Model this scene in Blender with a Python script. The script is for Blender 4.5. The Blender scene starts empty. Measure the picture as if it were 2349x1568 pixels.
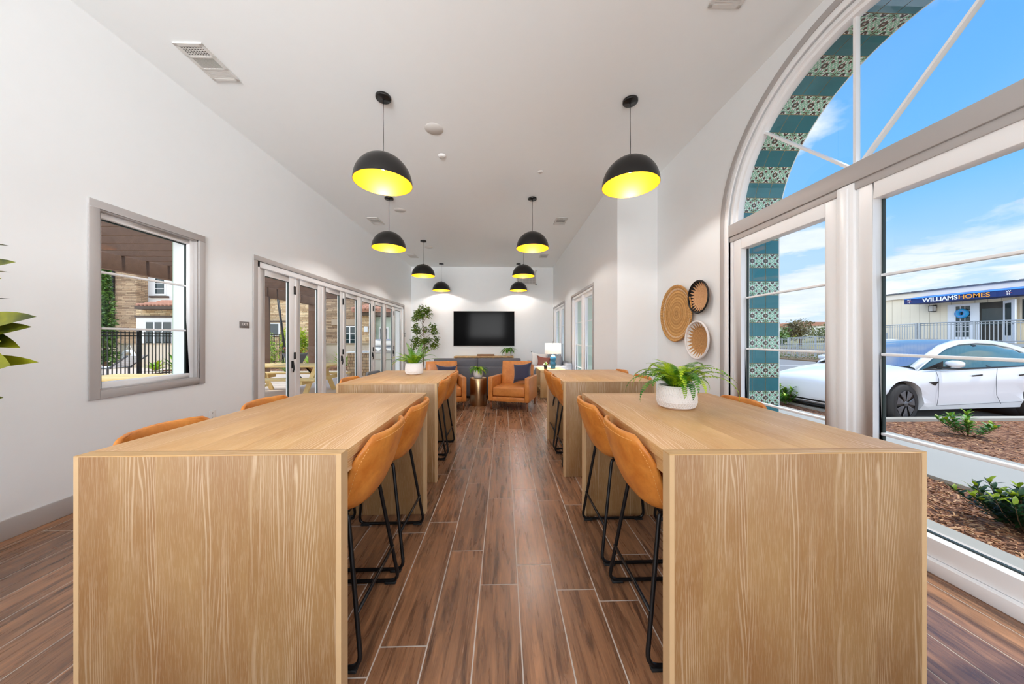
import bpy, bmesh, math, random
from mathutils import Vector, Matrix
from mathutils.geometry import tessellate_polygon
R = math.radians; PI = math.pi; TAU = 2*math.pi
SC = bpy.context.scene; COL = SC.collection

# ------------------------------------------------------------------ materials
def lin(c):
    return tuple((x/255/12.92) if x/255 <= .04045 else ((x/255+.055)/1.055)**2.4 for x in c)
class NT:
    """tiny node-tree helper"""
    def __init__(s, name):
        s.m = bpy.data.materials.new(name); s.m.use_nodes = True
        s.t = s.m.node_tree; s.t.nodes.clear()
        s.out = s.n('ShaderNodeOutputMaterial')
    def n(s, typ, **kw):
        nd = s.t.nodes.new(typ)
        for k, v in kw.items():
            if k == 'ins':
                for a, b in v.items(): s.set(nd, a, b)
            else: setattr(nd, k, v)
        return nd
    def set(s, nd, key, val):
        sock = nd.inputs[key]
        if isinstance(val, bpy.types.NodeSocket): s.t.links.new(val, sock)
        elif isinstance(val, bpy.types.Node): s.t.links.new(val.outputs[0], sock)
        else: sock.default_value = val
    def math(s, op, a, b=0.0, c=0.0):
        nd = s.n('ShaderNodeMath', operation=op)
        s.set(nd, 0, a); s.set(nd, 1, b); s.set(nd, 2, c)
        return nd.outputs[0]
    def mix(s, f, a, b):
        nd = s.n('ShaderNodeMix', data_type='RGBA')
        s.set(nd, 0, f)
        for i, v in ((6, a), (7, b)):
            if isinstance(v, tuple): v = (*v[:3], 1)
            s.set(nd, i, v)
        return nd.outputs[2]
    def noise(s, vec, scale=5., detail=3., rough=.5, dist=0.):
        nd = s.n('ShaderNodeTexNoise'); s.set(nd, 'Vector', vec)
        nd.inputs['Scale'].default_value = scale; nd.inputs['Detail'].default_value = detail
        nd.inputs['Roughness'].default_value = rough; nd.inputs['Distortion'].default_value = dist
        return nd.outputs[0]
    def ramp(s, f, pts):
        nd = s.n('ShaderNodeValToRGB'); s.set(nd, 0, f)
        el = nd.color_ramp.elements
        while len(el) < len(pts): el.new(.5)
        for e, (p, c) in zip(el, pts):
            e.position = p; e.color = (c, c, c, 1) if isinstance(c, (int, float)) else (*c[:3], 1)
        return nd.outputs[0]
    def mapping(s, vec, scale=(1, 1, 1), rot=(0, 0, 0), loc=(0, 0, 0)):
        nd = s.n('ShaderNodeMapping'); s.set(nd, 0, vec)
        nd.inputs['Scale'].default_value = scale; nd.inputs['Rotation'].default_value = rot
        nd.inputs['Location'].default_value = loc
        return nd.outputs[0]
    def obj(s): return s.n('ShaderNodeTexCoord').outputs['Object']
    def uv(s): return s.n('ShaderNodeTexCoord').outputs['UV']
    def pos(s): return s.n('ShaderNodeNewGeometry').outputs['Position']
    def bump(s, h, strength=.3, dist=.01):
        nd = s.n('ShaderNodeBump'); nd.inputs['Strength'].default_value = strength
        nd.inputs['Distance'].default_value = dist; s.set(nd, 'Height', h)
        return nd.outputs[0]
    def bsdf(s, color, rough=.5, metal=0., normal=None, **kw):
        p = s.n('ShaderNodeBsdfPrincipled')
        s.set(p, 'Base Color', (*color[:3], 1) if isinstance(color, tuple) else color)
        s.set(p, 'Roughness', rough); s.set(p, 'Metallic', metal)
        if normal is not None: s.set(p, 'Normal', normal)
        for k, v in kw.items(): s.set(p, k.replace('_', ' '), v)
        s.t.links.new(p.outputs[0], s.out.inputs[0]); return p
M = {}
def simple(name, rgb, rough=.5, metal=0., var=.06, scale=8., bump=0., bscale=60., **kw):
    """principled with a light procedural variation"""
    t = NT(name); c = lin(rgb); o = t.obj()
    n = t.noise(o, scale, 3)
    col = t.mix(n, tuple(x*(1-var) for x in c), tuple(min(1, x*(1+var)) for x in c))
    nr = t.bump(t.noise(o, bscale, 3), bump, .004) if bump else None
    t.bsdf(col, rough, metal, nr, **kw); M[name] = t.m; return t.m

simple('wall_paint', (238, 241, 242), .75, var=.012, bump=.06, bscale=180)
simple('ceiling_paint', (241, 245, 246), .85, var=.01, bump=.05, bscale=150)
simple('taupe_trim', (176, 172, 170), .5, var=.02)
simple('white_frame', (244, 245, 246), .35, var=.01)
simple('white_plastic', (232, 232, 230), .4, var=.01)
simple('grille_white', (214, 212, 208), .5, var=.01)
simple('seal_dark', (38, 52, 50), .5, var=.1)
simple('black_metal', (22, 21, 22), .35, .3, var=.1)
simple('rubber', (20, 20, 20), .7, var=.1)
simple('shade_black', (30, 28, 27), .28, .2, var=.05)
simple('shade_gold', (206, 136, 6), .42, .55, var=.04, scale=3)
simple('chrome', (190, 190, 190), .15, 1., var=.02)
simple('screen', (10, 10, 11), .10, var=.02, Specular_IOR_Level=.03)
simple('tv_bezel', (210, 210, 210), .3, .6, var=.02)
simple('grey_fabric', (92, 92, 98), .95, var=.12, scale=60, bump=.3, bscale=300)
simple('light_grey_fabric', (140, 142, 148), .95, var=.08, scale=60, bump=.3, bscale=300)
simple('navy_velvet', (34, 38, 66), .8, var=.2, scale=20, bump=.2, bscale=200, Sheen_Weight=.4)
simple('white_linen', (222, 220, 216), .9, var=.03, bump=.2, bscale=250)
simple('rust_leather', (136, 74, 58), .5, var=.1)
simple('walnut_leg', (122, 70, 36), .4, var=.2, scale=25)
simple('white_ceramic', (232, 228, 226), .6, var=.02)
simple('black_ceramic', (26, 25, 25), .5, var=.05)
simple('soil', (50, 38, 26), .95, var=.3, scale=60, bump=.5)
simple('lamp_shade', (245, 243, 240), .8, var=.01, Emission_Color=(1, .97, .92, 1), Emission_Strength=.45)
simple('bulb', (255, 240, 210), .5, var=0, Emission_Color=(1, .9, .72, 1), Emission_Strength=2.5)
simple('bark', (112, 84, 58), .9, var=.25, scale=40, bump=.4)
simple('ext_stucco', (184, 202, 184), .9, var=.03, bump=.5, bscale=120)
simple('concrete', (172, 167, 156), .85, var=.05, scale=3, bump=.15, bscale=90)
simple('patio', (206, 190, 174), .8, var=.07, scale=2, bump=.1, bscale=90)
simple('asphalt', (132, 132, 132), .9, var=.08, scale=5, bump=.3, bscale=300)
simple('white_line', (220, 220, 216), .8, var=.03)
simple('pergola_wood', (112, 84, 66), .8, var=.25, scale=12, bump=.2)
simple('low_wall', (222, 206, 184), .9, var=.04, bump=.4, bscale=100)
simple('wall_cap', (176, 156, 132), .9, var=.04)
simple('house_stucco', (236, 236, 232), .9, var=.02, bump=.3, bscale=60)
simple('house_trim', (86, 70, 58), .8, var=.08)
simple('dark_glass', (30, 52, 58), .06, var=.3, scale=1.5)
simple('roof_tile', (178, 128, 106), .85, var=.2, scale=6)
simple('shingle', (104, 108, 112), .9, var=.15, scale=12)
simple('dirt', (118, 98, 74), .95, var=.2, scale=2)
simple('hill', (140, 134, 96), .95, var=.3, scale=.12)
simple('awning_navy', (16, 48, 112), .7, var=.05)
simple('awning_blue', (28, 120, 214), .7, var=.04)
simple('letter_white', (245, 245, 245), .6, var=0)
simple('letter_orange', (246, 166, 60), .6, var=0)
simple('letter_red', (214, 80, 70), .6, var=0)
simple('trailer_trim', (240, 230, 214), .8, var=.02)
simple('door_white', (240, 244, 250), .5, var=.01)
simple('interior_dark', (58, 56, 52), .8, var=.2, scale=2)
simple('donut_blue', (36, 160, 222), .5, var=.05)
simple('donut_pink', (226, 120, 190), .5, var=.1)
simple('galvanized', (182, 188, 192), .5, .15, var=.06, scale=20)
simple('car_paint', (240, 242, 246), .22, var=0, Coat_Weight=.8)
simple('car_black', (16, 17, 18), .35, var=.1)
simple('car_line', (96, 100, 106), .6, var=.05)
simple('car_glass', (74, 104, 104), .04, var=.35, scale=2.2, Coat_Weight=.6)
simple('car_roof_glass', (176, 180, 186), .06, .75, var=.05)
simple('car_lamp', (120, 168, 206), .12, var=.2, scale=9)
simple('tyre', (52, 50, 49), .85, var=.08, bump=.3, bscale=120)
simple('wheel_cover', (98, 98, 102), .4, .4, var=.08)
simple('stainless', (196, 198, 200), .28, .85, var=.04)
simple('grill_cabinet', (206, 200, 186), .5, var=.03)
simple('planter_grey', (86, 88, 92), .7, var=.08)
simple('ring_white', (240, 240, 240), .6, var=.02)
simple('sling_white', (226, 228, 232), .7, var=.03)
simple('exit_grey', (120, 116, 114), .5, var=.02)
simple('brass', (178, 148, 112), .28, 1., var=.15, scale=4, bump=.25, bscale=70)
simple('book_brown', (140, 104, 70), .6, var=.15, scale=20)
simple('grout', (206, 194, 182), .9, var=.05)
simple('edge_strip', (206, 172, 128), .5, var=.06, scale=14)
simple('stitch', (232, 176, 104), .6, var=.05)
simple('grey_leather', (98, 100, 104), .5, var=.1)
for nm, rgb in dict(t_mint=(150, 202, 172), t_white=(240, 244, 240), t_brown=(92, 60, 52), t_dark=(34, 66, 62)).items():
    simple(nm, rgb, .22, var=.05, scale=20, Coat_Weight=.5)
simple('t_teal', (24, 118, 130), .18, var=.16, scale=5, Coat_Weight=.6)
simple('t_grout', (182, 164, 122), .8, var=.1)

def oak(name, axis, tone=1.0, off=0.0, warm=1.0):
    """limed oak; grain runs along local axis 0/1/2"""
    t = NT(name); o = t.obj()
    rot = {2: (0, 0, 0), 1: (R(-90), 0, 0), 0: (0, R(90), 0)}[axis]
    p = t.mapping(o, rot=rot, loc=(off, off*1.7, off*.6))
    sp = t.n('ShaderNodeSeparateXYZ'); t.set(sp, 0, p)
    u = t.math('ADD', sp.outputs[0], sp.outputs[1])               # across the grain
    plank = t.math('FLOOR', t.math('DIVIDE', t.math('ADD', u, .013), .163))
    wn = t.n('ShaderNodeTexWhiteNoise', noise_dimensions='1D'); t.set(wn, 'W', plank)
    cb = t.n('ShaderNodeCombineXYZ'); t.set(cb, 0, u)
    t.set(cb, 1, t.math('MULTIPLY', wn.outputs[0], 17.)); t.set(cb, 2, sp.outputs[2])
    v = cb.outputs[0]
    warp = t.noise(t.mapping(v, (7, 1, .75)), 1., 2, .4)
    rings = t.math('MULTIPLY', t.math('ADD', t.math('MULTIPLY', warp, .16), t.math('MULTIPLY', u, .8)), 620.)
    line = t.ramp(t.math('ADD', t.math('MULTIPLY', t.math('SINE', rings), .5), .5), [(.68, 0.), (.98, 1.)])
    gate = t.ramp(t.noise(t.mapping(v, (10, 1, .9)), 1., 2), [(.46, 0.03), (.58, 1.)])
    line = t.math('MULTIPLY', line, gate)
    pore = t.ramp(t.noise(t.mapping(v, (420, 40, 16)), 1., 2, .6), [(.51, 0.), (.60, 1.)])
    pore2 = t.ramp(t.noise(t.mapping(v, (60, 20, 3)), 1., 3, .6), [(.35, 0.), (.75, 1.)])
    blotch = t.noise(t.mapping(v, (4, 1, 1.6)), 1., 3)
    a = tuple(x*tone for x in lin((188, 138, 82))); b = tuple(min(1, x*tone) for x in lin((216, 176, 116)))
    if warm != 1: b = (b[0], b[1]*.98*warm, b[2]*warm); a = (a[0], a[1]*warm, a[2]*warm)
    col = t.mix(t.ramp(blotch, [(.3, 0.), (.7, 1.)]), a, b)
    col = t.mix(t.math('MULTIPLY', wn.outputs[0], .22), col, lin((168, 122, 76)))
    col = t.mix(t.math('MULTIPLY', pore2, .15), col, lin((160, 112, 68)))
    lime = tuple(x*min(1, tone**.5) for x in lin((240, 212, 176)))
    col = t.mix(t.math('MULTIPLY', pore, .20), col, lime)
    col = t.mix(t.math('MULTIPLY', line, .50), col, lime)
    vo = t.n('ShaderNodeTexVoronoi'); t.set(vo, 'Vector', t.mapping(v, (4.2, 1, 2.6))); vo.inputs['Scale'].default_value = 1.
    knot = t.ramp(vo.outputs['Distance'], [(.022, 1.), (.06, 0.)])
    col = t.mix(t.math('MULTIPLY', knot, .62), col, lin((84, 62, 50)))
    t.bsdf(col, .42, 0., t.bump(t.math('ADD', pore, line), .06, .002))
    M[name] = t.m; return t.m
oak('oak_v_shaded', 2, .55, 0, .97); oak('oak_y', 1, 1.08, 0, .99); oak('oak_x', 0, .95)  # upright grain toned darker: shade on the end panels put into the colour
oak('oak_light_v', 2, .95, 3.3, 1.1); oak('oak_light_y', 1, 1.0, 3.3, 1.1)

def floor_mat():
    t = NT('plank_tile'); uv = t.uv()
    at = t.n('ShaderNodeAttribute', attribute_name='tone')
    warp = t.noise(t.mapping(uv, (9, 1.7, 1)), 1., 3, .5)
    st = t.noise(t.mapping(uv, (26, 2.0, 1)), 1., 6, .6, .8)
    fine = t.noise(t.mapping(uv, (260, 7, 1)), 1., 3, .6)
    sp = t.n('ShaderNodeSeparateXYZ'); t.set(sp, 0, uv)
    rings = t.math('SINE', t.math('MULTIPLY', t.math('ADD', warp, t.math('MULTIPLY', sp.outputs[0], .9)), 95.))
    base = t.mix(t.ramp(st, [(.30, 0.), (.68, 1.)]), lin((80, 53, 38)), lin((164, 117, 82)))
    base = t.mix(t.math('MULTIPLY', t.ramp(rings, [(.3, 0.), (1., 1.)]), .16), base, lin((66, 46, 36)))
    base = t.mix(t.math('MULTIPLY', t.ramp(fine, [(.45, 0.), (.75, 1.)]), .30), base, lin((188, 142, 106)))
    dark = t.ramp(t.noise(t.mapping(uv, (16, 2.0, 1)), 1., 4, .6, 1.0), [(.52, 0.), (.72, 1.)])
    base = t.mix(t.math('MULTIPLY', dark, .62), base, lin((44, 34, 30)))
    vo = t.n('ShaderNodeTexVoronoi'); t.set(vo, 'Vector', t.mapping(uv, (5, 1.6, 1))); vo.inputs['Scale'].default_value = 1.
    base = t.mix(t.math('MULTIPLY', t.ramp(vo.outputs['Distance'], [(.03, 1.), (.11, 0.)]), .6), base, lin((38, 28, 24)))
    hsv = t.n('ShaderNodeHueSaturation'); t.set(hsv, 'Color', base)
    t.set(hsv, 'Value', t.math('ADD', t.math('MULTIPLY', at.outputs['Fac'], .35), .88))
    t.bsdf(hsv.outputs[0], t.math('ADD', t.math('MULTIPLY', st, .12), .22), 0., t.bump(st, .05, .002), Specular_IOR_Level=.75)
    M['plank_tile'] = t.m
floor_mat()

def leather(name, a, b, rough=.38):
    t = NT(name); o = t.obj()
    n = t.noise(o, 9, 5, .6, .4); f = t.noise(o, 60, 3)
    col = t.mix(t.ramp(n, [(.3, 0.), (.7, 1.)]), lin(a), lin(b))
    col = t.mix(t.math('MULTIPLY', t.ramp(f, [(.5, 0.), (.8, 1.)]), .2), col, lin(tuple(x*.75 for x in a)))
    t.bsdf(col, t.math('ADD', t.math('MULTIPLY', n, .15), rough-.05), 0., t.bump(t.noise(o, 420, 2), .08, .002))
    M[name] = t.m
leather('tan_leather', (190, 108, 36), (222, 146, 64))
leather('armchair_leather', (180, 108, 46), (208, 134, 66), .34)

def glass_mat():
    t = NT('window_glass')
    tr = t.n('ShaderNodeBsdfTransparent'); tr.inputs[0].default_value = (.975, .99, .985, 1)
    gl = t.n('ShaderNodeBsdfGlossy'); gl.inputs['Roughness'].default_value = .01
    fr = t.n('ShaderNodeFresnel'); fr.inputs[0].default_value = 1.35
    bf = t.n('ShaderNodeNewGeometry').outputs['Backfacing']
    mx = t.n('ShaderNodeMixShader'); t.set(mx, 0, t.math('MULTIPLY', fr.outputs[0], t.math('SUBTRACT', 1., bf)))
    t.t.links.new(tr.outputs[0], mx.inputs[1]); t.t.links.new(gl.outputs[0], mx.inputs[2])
    t.t.links.new(mx.outputs[0], t.out.inputs[0]); M['window_glass'] = t.m
    t = NT('blue_glass')
    t.bsdf(t.mix(t.noise(t.obj(), 30, 2), lin((16, 70, 110)), lin((70, 150, 190))), .05, 0., Transmission_Weight=.6, IOR=1.45)
    M['blue_glass'] = t.m
glass_mat()

def leafmat(name, a, b, rough=.45, tr=.25, scale=9):
    t = NT(name); c = t.mix(t.ramp(t.noise(t.obj(), scale, 3), [(.35, 0.), (.65, 1.)]), lin(a), lin(b))
    p = t.bsdf(c, rough)
    tl = t.n('ShaderNodeBsdfTranslucent'); t.set(tl, 0, c)
    mx = t.n('ShaderNodeMixShader'); mx.inputs[0].default_value = tr
    t.t.links.new(p.outputs[0], mx.inputs[1]); t.t.links.new(tl.outputs[0], mx.inputs[2])
    t.t.links.new(mx.outputs[0], t.out.inputs[0]); M[name] = t.m
leafmat('fern_green', (70, 134, 20), (190, 216, 36), scale=14)
leafmat('fern_dark', (44, 104, 30), (112, 164, 50), scale=14)
leafmat('ficus_leaf', (52, 84, 14), (112, 138, 30), tr=.12, scale=8)
leafmat('rubber_leaf', (38, 50, 14), (132, 134, 24), .3, .15, scale=7)
leafmat('bush_dark', (20, 48, 26), (54, 92, 44), scale=16)
leafmat('bush_tip', (120, 150, 20), (170, 186, 40), scale=16)
leafmat('bush_lime', (110, 150, 16), (206, 214, 40), scale=3)
leafmat('agave', (90, 160, 40), (176, 214, 70), scale=4)
leafmat('conifer', (52, 92, 34), (112, 148, 64), scale=5)
leafmat('hedge_green', (84, 96, 54), (132, 140, 92), scale=2)
leafmat('grass_pale', (128, 158, 64), (190, 204, 120), scale=3)
leafmat('flower_rust', (150, 80, 50), (196, 110, 80), scale=9)
leafmat('rust_tree', (96, 96, 66), (142, 128, 90), scale=.8)

def mulch_mat():
    t = NT('mulch'); o = t.pos()
    v = t.n('ShaderNodeTexVoronoi'); t.set(v, 'Vector', t.mapping(o, (60, 22, 40), (0, 0, .5))); v.inputs['Scale'].default_value = 1.
    v2 = t.n('ShaderNodeTexVoronoi'); t.set(v2, 'Vector', t.mapping(o, (26, 70, 40), (0, 0, -.4))); v2.inputs['Scale'].default_value = 1.
    f = t.mix(t.noise(o, 14, 2), v.outputs['Color'], v2.outputs['Color'])
    s = t.n('ShaderNodeSeparateColor'); t.set(s, 0, f)
    c = t.ramp(s.outputs[0], [(.2, lin((92, 56, 38))), (.5, lin((150, 100, 70))), (.75, lin((190, 136, 100))), (.95, lin((222, 178, 134)))])
    h = t.math('ADD', v.outputs['Distance'], v2.outputs['Distance'])
    t.bsdf(c, .95, 0., t.bump(h, .9, .03)); M['mulch'] = t.m
mulch_mat()

def stone_mat(name, cols, w=.42, h=.085):
    t = NT(name); o = t.obj(); sp = t.n('ShaderNodeSeparateXYZ'); t.set(sp, 0, o)
    u = t.math('ADD', sp.outputs[0], sp.outputs[1])
    cb = t.n('ShaderNodeCombineXYZ'); t.set(cb, 0, u); t.set(cb, 1, sp.outputs[2])
    wob = t.n('ShaderNodeVectorMath', operation='MULTIPLY_ADD')
    ns = t.n('ShaderNodeTexNoise'); t.set(ns, 'Vector', cb.outputs[0]); ns.inputs['Scale'].default_value = 2.2
    t.set(wob, 0, ns.outputs['Color']); wob.inputs[1].default_value = (.1, .03, 0); t.set(wob, 2, cb.outputs[0])
    br = t.n('ShaderNodeTexBrick', offset=.37, offset_frequency=2, squash=.62, squash_frequency=3)
    t.set(br, 'Vector', wob.outputs[0])
    for k, v in (('Scale', 1.), ('Mortar Size', .006), ('Mortar Smooth', .3), ('Bias', 0.), ('Brick Width', w), ('Row Height', h)):
        br.inputs[k].default_value = v
    br.inputs['Color1'].default_value = (0, 0, 0, 1); br.inputs['Color2'].default_value = (1, 1, 1, 1); br.inputs['Mortar'].default_value = (.5, .5, .5, 1)
    n = t.noise(o, 9, 4)
    f = t.math('ADD', t.math('MULTIPLY', br.outputs['Color'], .75), t.math('MULTIPLY', n, .3))
    c = t.ramp(f, [(i/(len(cols)-1), lin(x)) for i, x in enumerate(cols)])
    c = t.mix(t.math('MULTIPLY', br.outputs['Fac'], .85), c, lin((62, 50, 40)))
    t.bsdf(c, .95, 0., t.bump(t.math('SUBTRACT', t.math('MULTIPLY', n, .6), br.outputs['Fac']), .8, .05)); M[name] = t.m
stone_mat('stone_tan', [(150, 118, 84), (206, 172, 128), (232, 206, 164), (176, 140, 100)])
stone_mat('stone_brown', [(110, 88, 68), (156, 128, 100), (184, 158, 126), (132, 106, 84)], .5, .09)
stone_mat('fret_block', [(150, 120, 90), (200, 172, 136)], .11, .11)

def siding_mat():
    t = NT('siding'); o = t.obj(); sp = t.n('ShaderNodeSeparateXYZ'); t.set(sp, 0, o)
    fr = t.math('FRACT', t.math('DIVIDE', sp.outputs[1], .405))
    g = t.math('LESS_THAN', fr, .05)
    c = t.mix(g, lin((244, 232, 208)), lin((190, 176, 150)))
    t.bsdf(c, .8, 0., t.bump(t.math('SUBTRACT', 0., g), .6, .02)); M['siding'] = t.m
siding_mat()

def basket_mat(name, mode, Rr, n=16, pat=None, c1=(232, 186, 118), c2=(184, 128, 66)):
    """coiled straw in the plane x=const of the object (radius in local y,z)"""
    t = NT(name); o = t.obj(); sp = t.n('ShaderNodeSeparateXYZ'); t.set(sp, 0, o)
    y, z = sp.outputs[1], sp.outputs[2]
    r = t.math('SQRT', t.math('ADD', t.math('MULTIPLY', y, y), t.math('MULTIPLY', z, z)))
    r = t.math('DIVIDE', r, Rr)
    a = t.math('ARCTAN2', z, y)
    ring = t.math('SINE', t.math('MULTIPLY', r, 95. if mode else 60.))
    nz = t.noise(t.mapping(o, (1, 1, 1)), 45, 4, .7)
    col = t.mix(t.math('MULTIPLY', t.math('ADD', t.math('MULTIPLY', ring, .25), nz), .9), lin(c2), lin(c1))
    h = t.math('ADD', ring, nz)
    if mode:
        tri = t.math('PINGPONG', t.math('MULTIPLY', t.math('DIVIDE', a, TAU), n), .5)
        edge = t.math('ADD', .66, t.math('MULTIPLY', tri, .58))
        m = t.math('GREATER_THAN', r, edge)
        col = t.mix(m, col, lin(pat))
    else:
        st = t.math('SINE', t.math('MULTIPLY', a, 96.))
        band = t.math('GREATER_THAN', t.math('SINE', t.math('MULTIPLY', r, 21.)), .1)
        dk = t.math('MULTIPLY', t.math('MULTIPLY', t.math('GREATER_THAN', st, .45), band), .55)
        col = t.mix(dk, col, lin((128, 84, 40))); h = t.math('ADD', h, st)
        gap = t.math('MULTIPLY', t.math('MULTIPLY', t.math('GREATER_THAN', r, .84), t.math('LESS_THAN', r, .895)), t.math('GREATER_THAN', st, .2))
        col = t.mix(t.math('MULTIPLY', gap, .85), col, lin((206, 202, 196)))
    t.bsdf(col, .85, 0., t.bump(h, .5, .006)); M[name] = t.m
basket_mat('straw_big', 0, .385)
basket_mat('straw_black', 1, .20, 26, (20, 20, 22), (236, 190, 144), (196, 144, 98))
basket_mat('straw_white', 1, .235, 26, (232, 230, 226), (218, 170, 112), (162, 112, 64))

# ------------------------------------------------------------------ mesh helpers
class MB:
    def __init__(s): s.v = []; s.f = []; s.mi = []; s.sm = []; s.uv = {}
    def add(s, vs, fs, mi=0, smooth=False):
        b = len(s.v); s.v += [tuple(v) for v in vs]
        for f in fs: s.f.append(tuple(b+i for i in f)); s.mi.append(mi); s.sm.append(smooth)
        return s
    def box(s, x0, x1, y0, y1, z0, z1, mi=0):
        vs = [(x, y, z) for x in (x0, x1) for y in (y0, y1) for z in (z0, z1)]
        return s.add(vs, [(0, 1, 3, 2), (4, 6, 7, 5), (0, 4, 5, 1), (2, 3, 7, 6), (0, 2, 6, 4), (1, 5, 7, 3)], mi)
    def obox(s, c, dims, mat, mi=0):
        m = Matrix.Translation(c) @ mat.to_4x4() @ Matrix.Diagonal((*dims, 1))
        vs = [m @ Vector((x, y, z)) for x in (-.5, .5) for y in (-.5, .5) for z in (-.5, .5)]
        return s.add(vs, [(0, 1, 3, 2), (4, 6, 7, 5), (0, 4, 5, 1), (2, 3, 7, 6), (0, 2, 6, 4), (1, 5, 7, 3)], mi)
    def beam(s, a, b, w, h, mi=0, up=(0, 0, 1)):
        a, b = Vector(a), Vector(b); d = (b-a); L = d.length; d.normalize()
        sd = d.cross(Vector(up)); sd = sd.normalized() if sd.length > 1e-5 else Vector((1, 0, 0))
        u = sd.cross(d); m = Matrix((d, sd, u)).transposed()
        return s.obox((a+b)/2, (L, w, h), m, mi)
    def tube(s, pts, r, n=8, mi=0, cap=True, closed=False):
        pts = [Vector(p) for p in pts]; N = len(pts)
        rs = r if isinstance(r, (list, tuple)) else [r]*N
        vs = []; prev = None
        for i, p in enumerate(pts):
            if closed: d = pts[(i+1) % N]-pts[i-1]
            else: d = pts[min(i+1, N-1)]-pts[max(i-1, 0)]
            d.normalize()
            if prev is None:
                up = Vector((0, 0, 1)) if abs(d.z) < .9 else Vector((1, 0, 0))
                sd = d.cross(up).normalized()
            else:
                sd = prev-d*prev.dot(d); sd.normalize()
            prev = sd; u = sd.cross(d)
            for k in range(n):
                a = TAU*k/n; vs.append(p+(sd*math.cos(a)+u*math.sin(a))*rs[i])
        fs = []
        for i in range(N if closed else N-1):
            j = (i+1) % N
            for k in range(n): l = (k+1) % n; fs.append((i*n+k, i*n+l, j*n+l, j*n+k))
        if cap and not closed: fs += [tuple(range(n-1, -1, -1)), tuple((N-1)*n+k for k in range(n))]
        return s.add(vs, fs, mi, True)
    def lathe(s, prof, c=(0, 0, 0), n=40, mi=0, axis='z', smooth=True):
        vs = []
        for k in range(n):
            a = TAU*k/n; ca, sa = math.cos(a), math.sin(a)
            for (r, h) in prof:
                if axis == 'z': vs.append((c[0]+r*ca, c[1]+r*sa, c[2]+h))
                elif axis == 'x': vs.append((c[0]+h, c[1]+r*ca, c[2]+r*sa))
                else: vs.append((c[0]+r*ca, c[1]+h, c[2]+r*sa))
        m = len(prof); fs = []
        for k in range(n):
            l = (k+1) % n
            for i in range(m-1): fs.append((k*m+i, l*m+i, l*m+i+1, k*m+i+1))
        return s.add(vs, fs, mi, smooth)
    def prism(s, poly, a0, a1, axis='x', mi=0):
        """poly in the two other axes, tessellated so that concave outlines work"""
        n = len(poly)
        def P(p, h): return {'x': (h, p[0], p[1]), 'y': (p[0], h, p[1]), 'z': (p[0], p[1], h)}[axis]
        vs = [P(p, a0) for p in poly]+[P(p, a1) for p in poly]
        tri = tessellate_polygon([[Vector((p[0], p[1], 0)) for p in poly]])
        fs = [tuple(t) for t in tri]+[tuple(n+i for i in reversed(t)) for t in tri]
        fs += [(i, (i+1) % n, n+(i+1) % n, n+i) for i in range(n)]
        return s.add(vs, fs, mi)
    def ringprism(s, outer, inner, a0, a1, axis='x', mi=0, closed=True):
        """band between two outlines with equal point counts"""
        n = len(outer)
        def P(p, h): return {'x': (h, p[0], p[1]), 'y': (p[0], h, p[1]), 'z': (p[0], p[1], h)}[axis]
        vs = [P(p, a0) for p in outer]+[P(p, a0) for p in inner]+[P(p, a1) for p in outer]+[P(p, a1) for p in inner]
        fs = []
        for i in range(n if closed else n-1):
            j = (i+1) % n
            fs += [(i, j, n+j, n+i), (2*n+i, 3*n+i, 3*n+j, 2*n+j), (i, 2*n+i, 2*n+j, j), (n+i, n+j, 3*n+j, 3*n+i)]
        if not closed: fs += [(0, n, 3*n, 2*n), (n-1, 3*n-1, 4*n-1, 2*n-1)]
        return s.add(vs, fs, mi)
    def grid(s, fn, nu, nv, mi=0, smooth=True, wrapu=False):
        vs = [fn(i/(nu-1) if not wrapu else i/nu, j/(nv-1)) for i in range(nu) for j in range(nv)]
        fs = []
        for i in range(nu if wrapu else nu-1):
            k = (i+1) % nu
            for j in range(nv-1): fs.append((i*nv+j, k*nv+j, k*nv+j+1, i*nv+j+1))
        return s.add(vs, fs, mi, smooth)
    def build(s, name, mats, parent=None, loc=None, rot=None, bevel=0, seg=2, fix=True, autosmooth=False):
        me = bpy.data.meshes.new(name); me.from_pydata(s.v, [], s.f)
        mats = mats if isinstance(mats, (list, tuple)) else [mats]
        for m in mats: me.materials.append(M[m] if isinstance(m, str) else m)
        me.polygons.foreach_set('material_index', s.mi); me.polygons.foreach_set('use_smooth', s.sm)
        if fix or bevel:
            bm = bmesh.new(); bm.from_mesh(me)
            if fix: bmesh.ops.recalc_face_normals(bm, faces=bm.faces)
            if bevel:
                bmesh.ops.remove_doubles(bm, verts=bm.verts, dist=1e-5)
                es = [e for e in bm.edges if len(e.link_faces) == 2 and e.calc_face_angle(0) > .6]
                bmesh.ops.bevel(bm, geom=es, offset=bevel, segments=seg, profile=.5, affect='EDGES', clamp_overlap=True)
                for f in bm.faces: f.smooth = True
            bm.to_mesh(me); bm.free()
            if bevel: me.set_sharp_from_angle(angle=R(50))
        me.update()
        o = bpy.data.objects.new(name, me); COL.objects.link(o)
        if parent: o.parent = parent
        if loc: o.location = loc
        if rot: o.rotation_euler = rot
        return o
def tag(o, label=None, cat=None, group=None, kind=None):
    if label: o['label'] = label
    if cat: o['category'] = cat
    if group: o['group'] = group
    if kind: o['kind'] = kind
    return o
def thing(name, label, cat, loc=(0, 0, 0), rz=0, group=None, kind=None):
    o = bpy.data.objects.new(name, None); COL.objects.link(o); o.empty_display_size = .1
    o.location = loc; o.rotation_euler = (0, 0, rz)
    return tag(o, label, cat, group, kind)
def copy_tree(o, parent=None):
    c = o.copy(); COL.objects.link(c)
    if parent: c.parent = parent
    for ch in list(o.children): copy_tree(ch, c)
    return c
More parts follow.
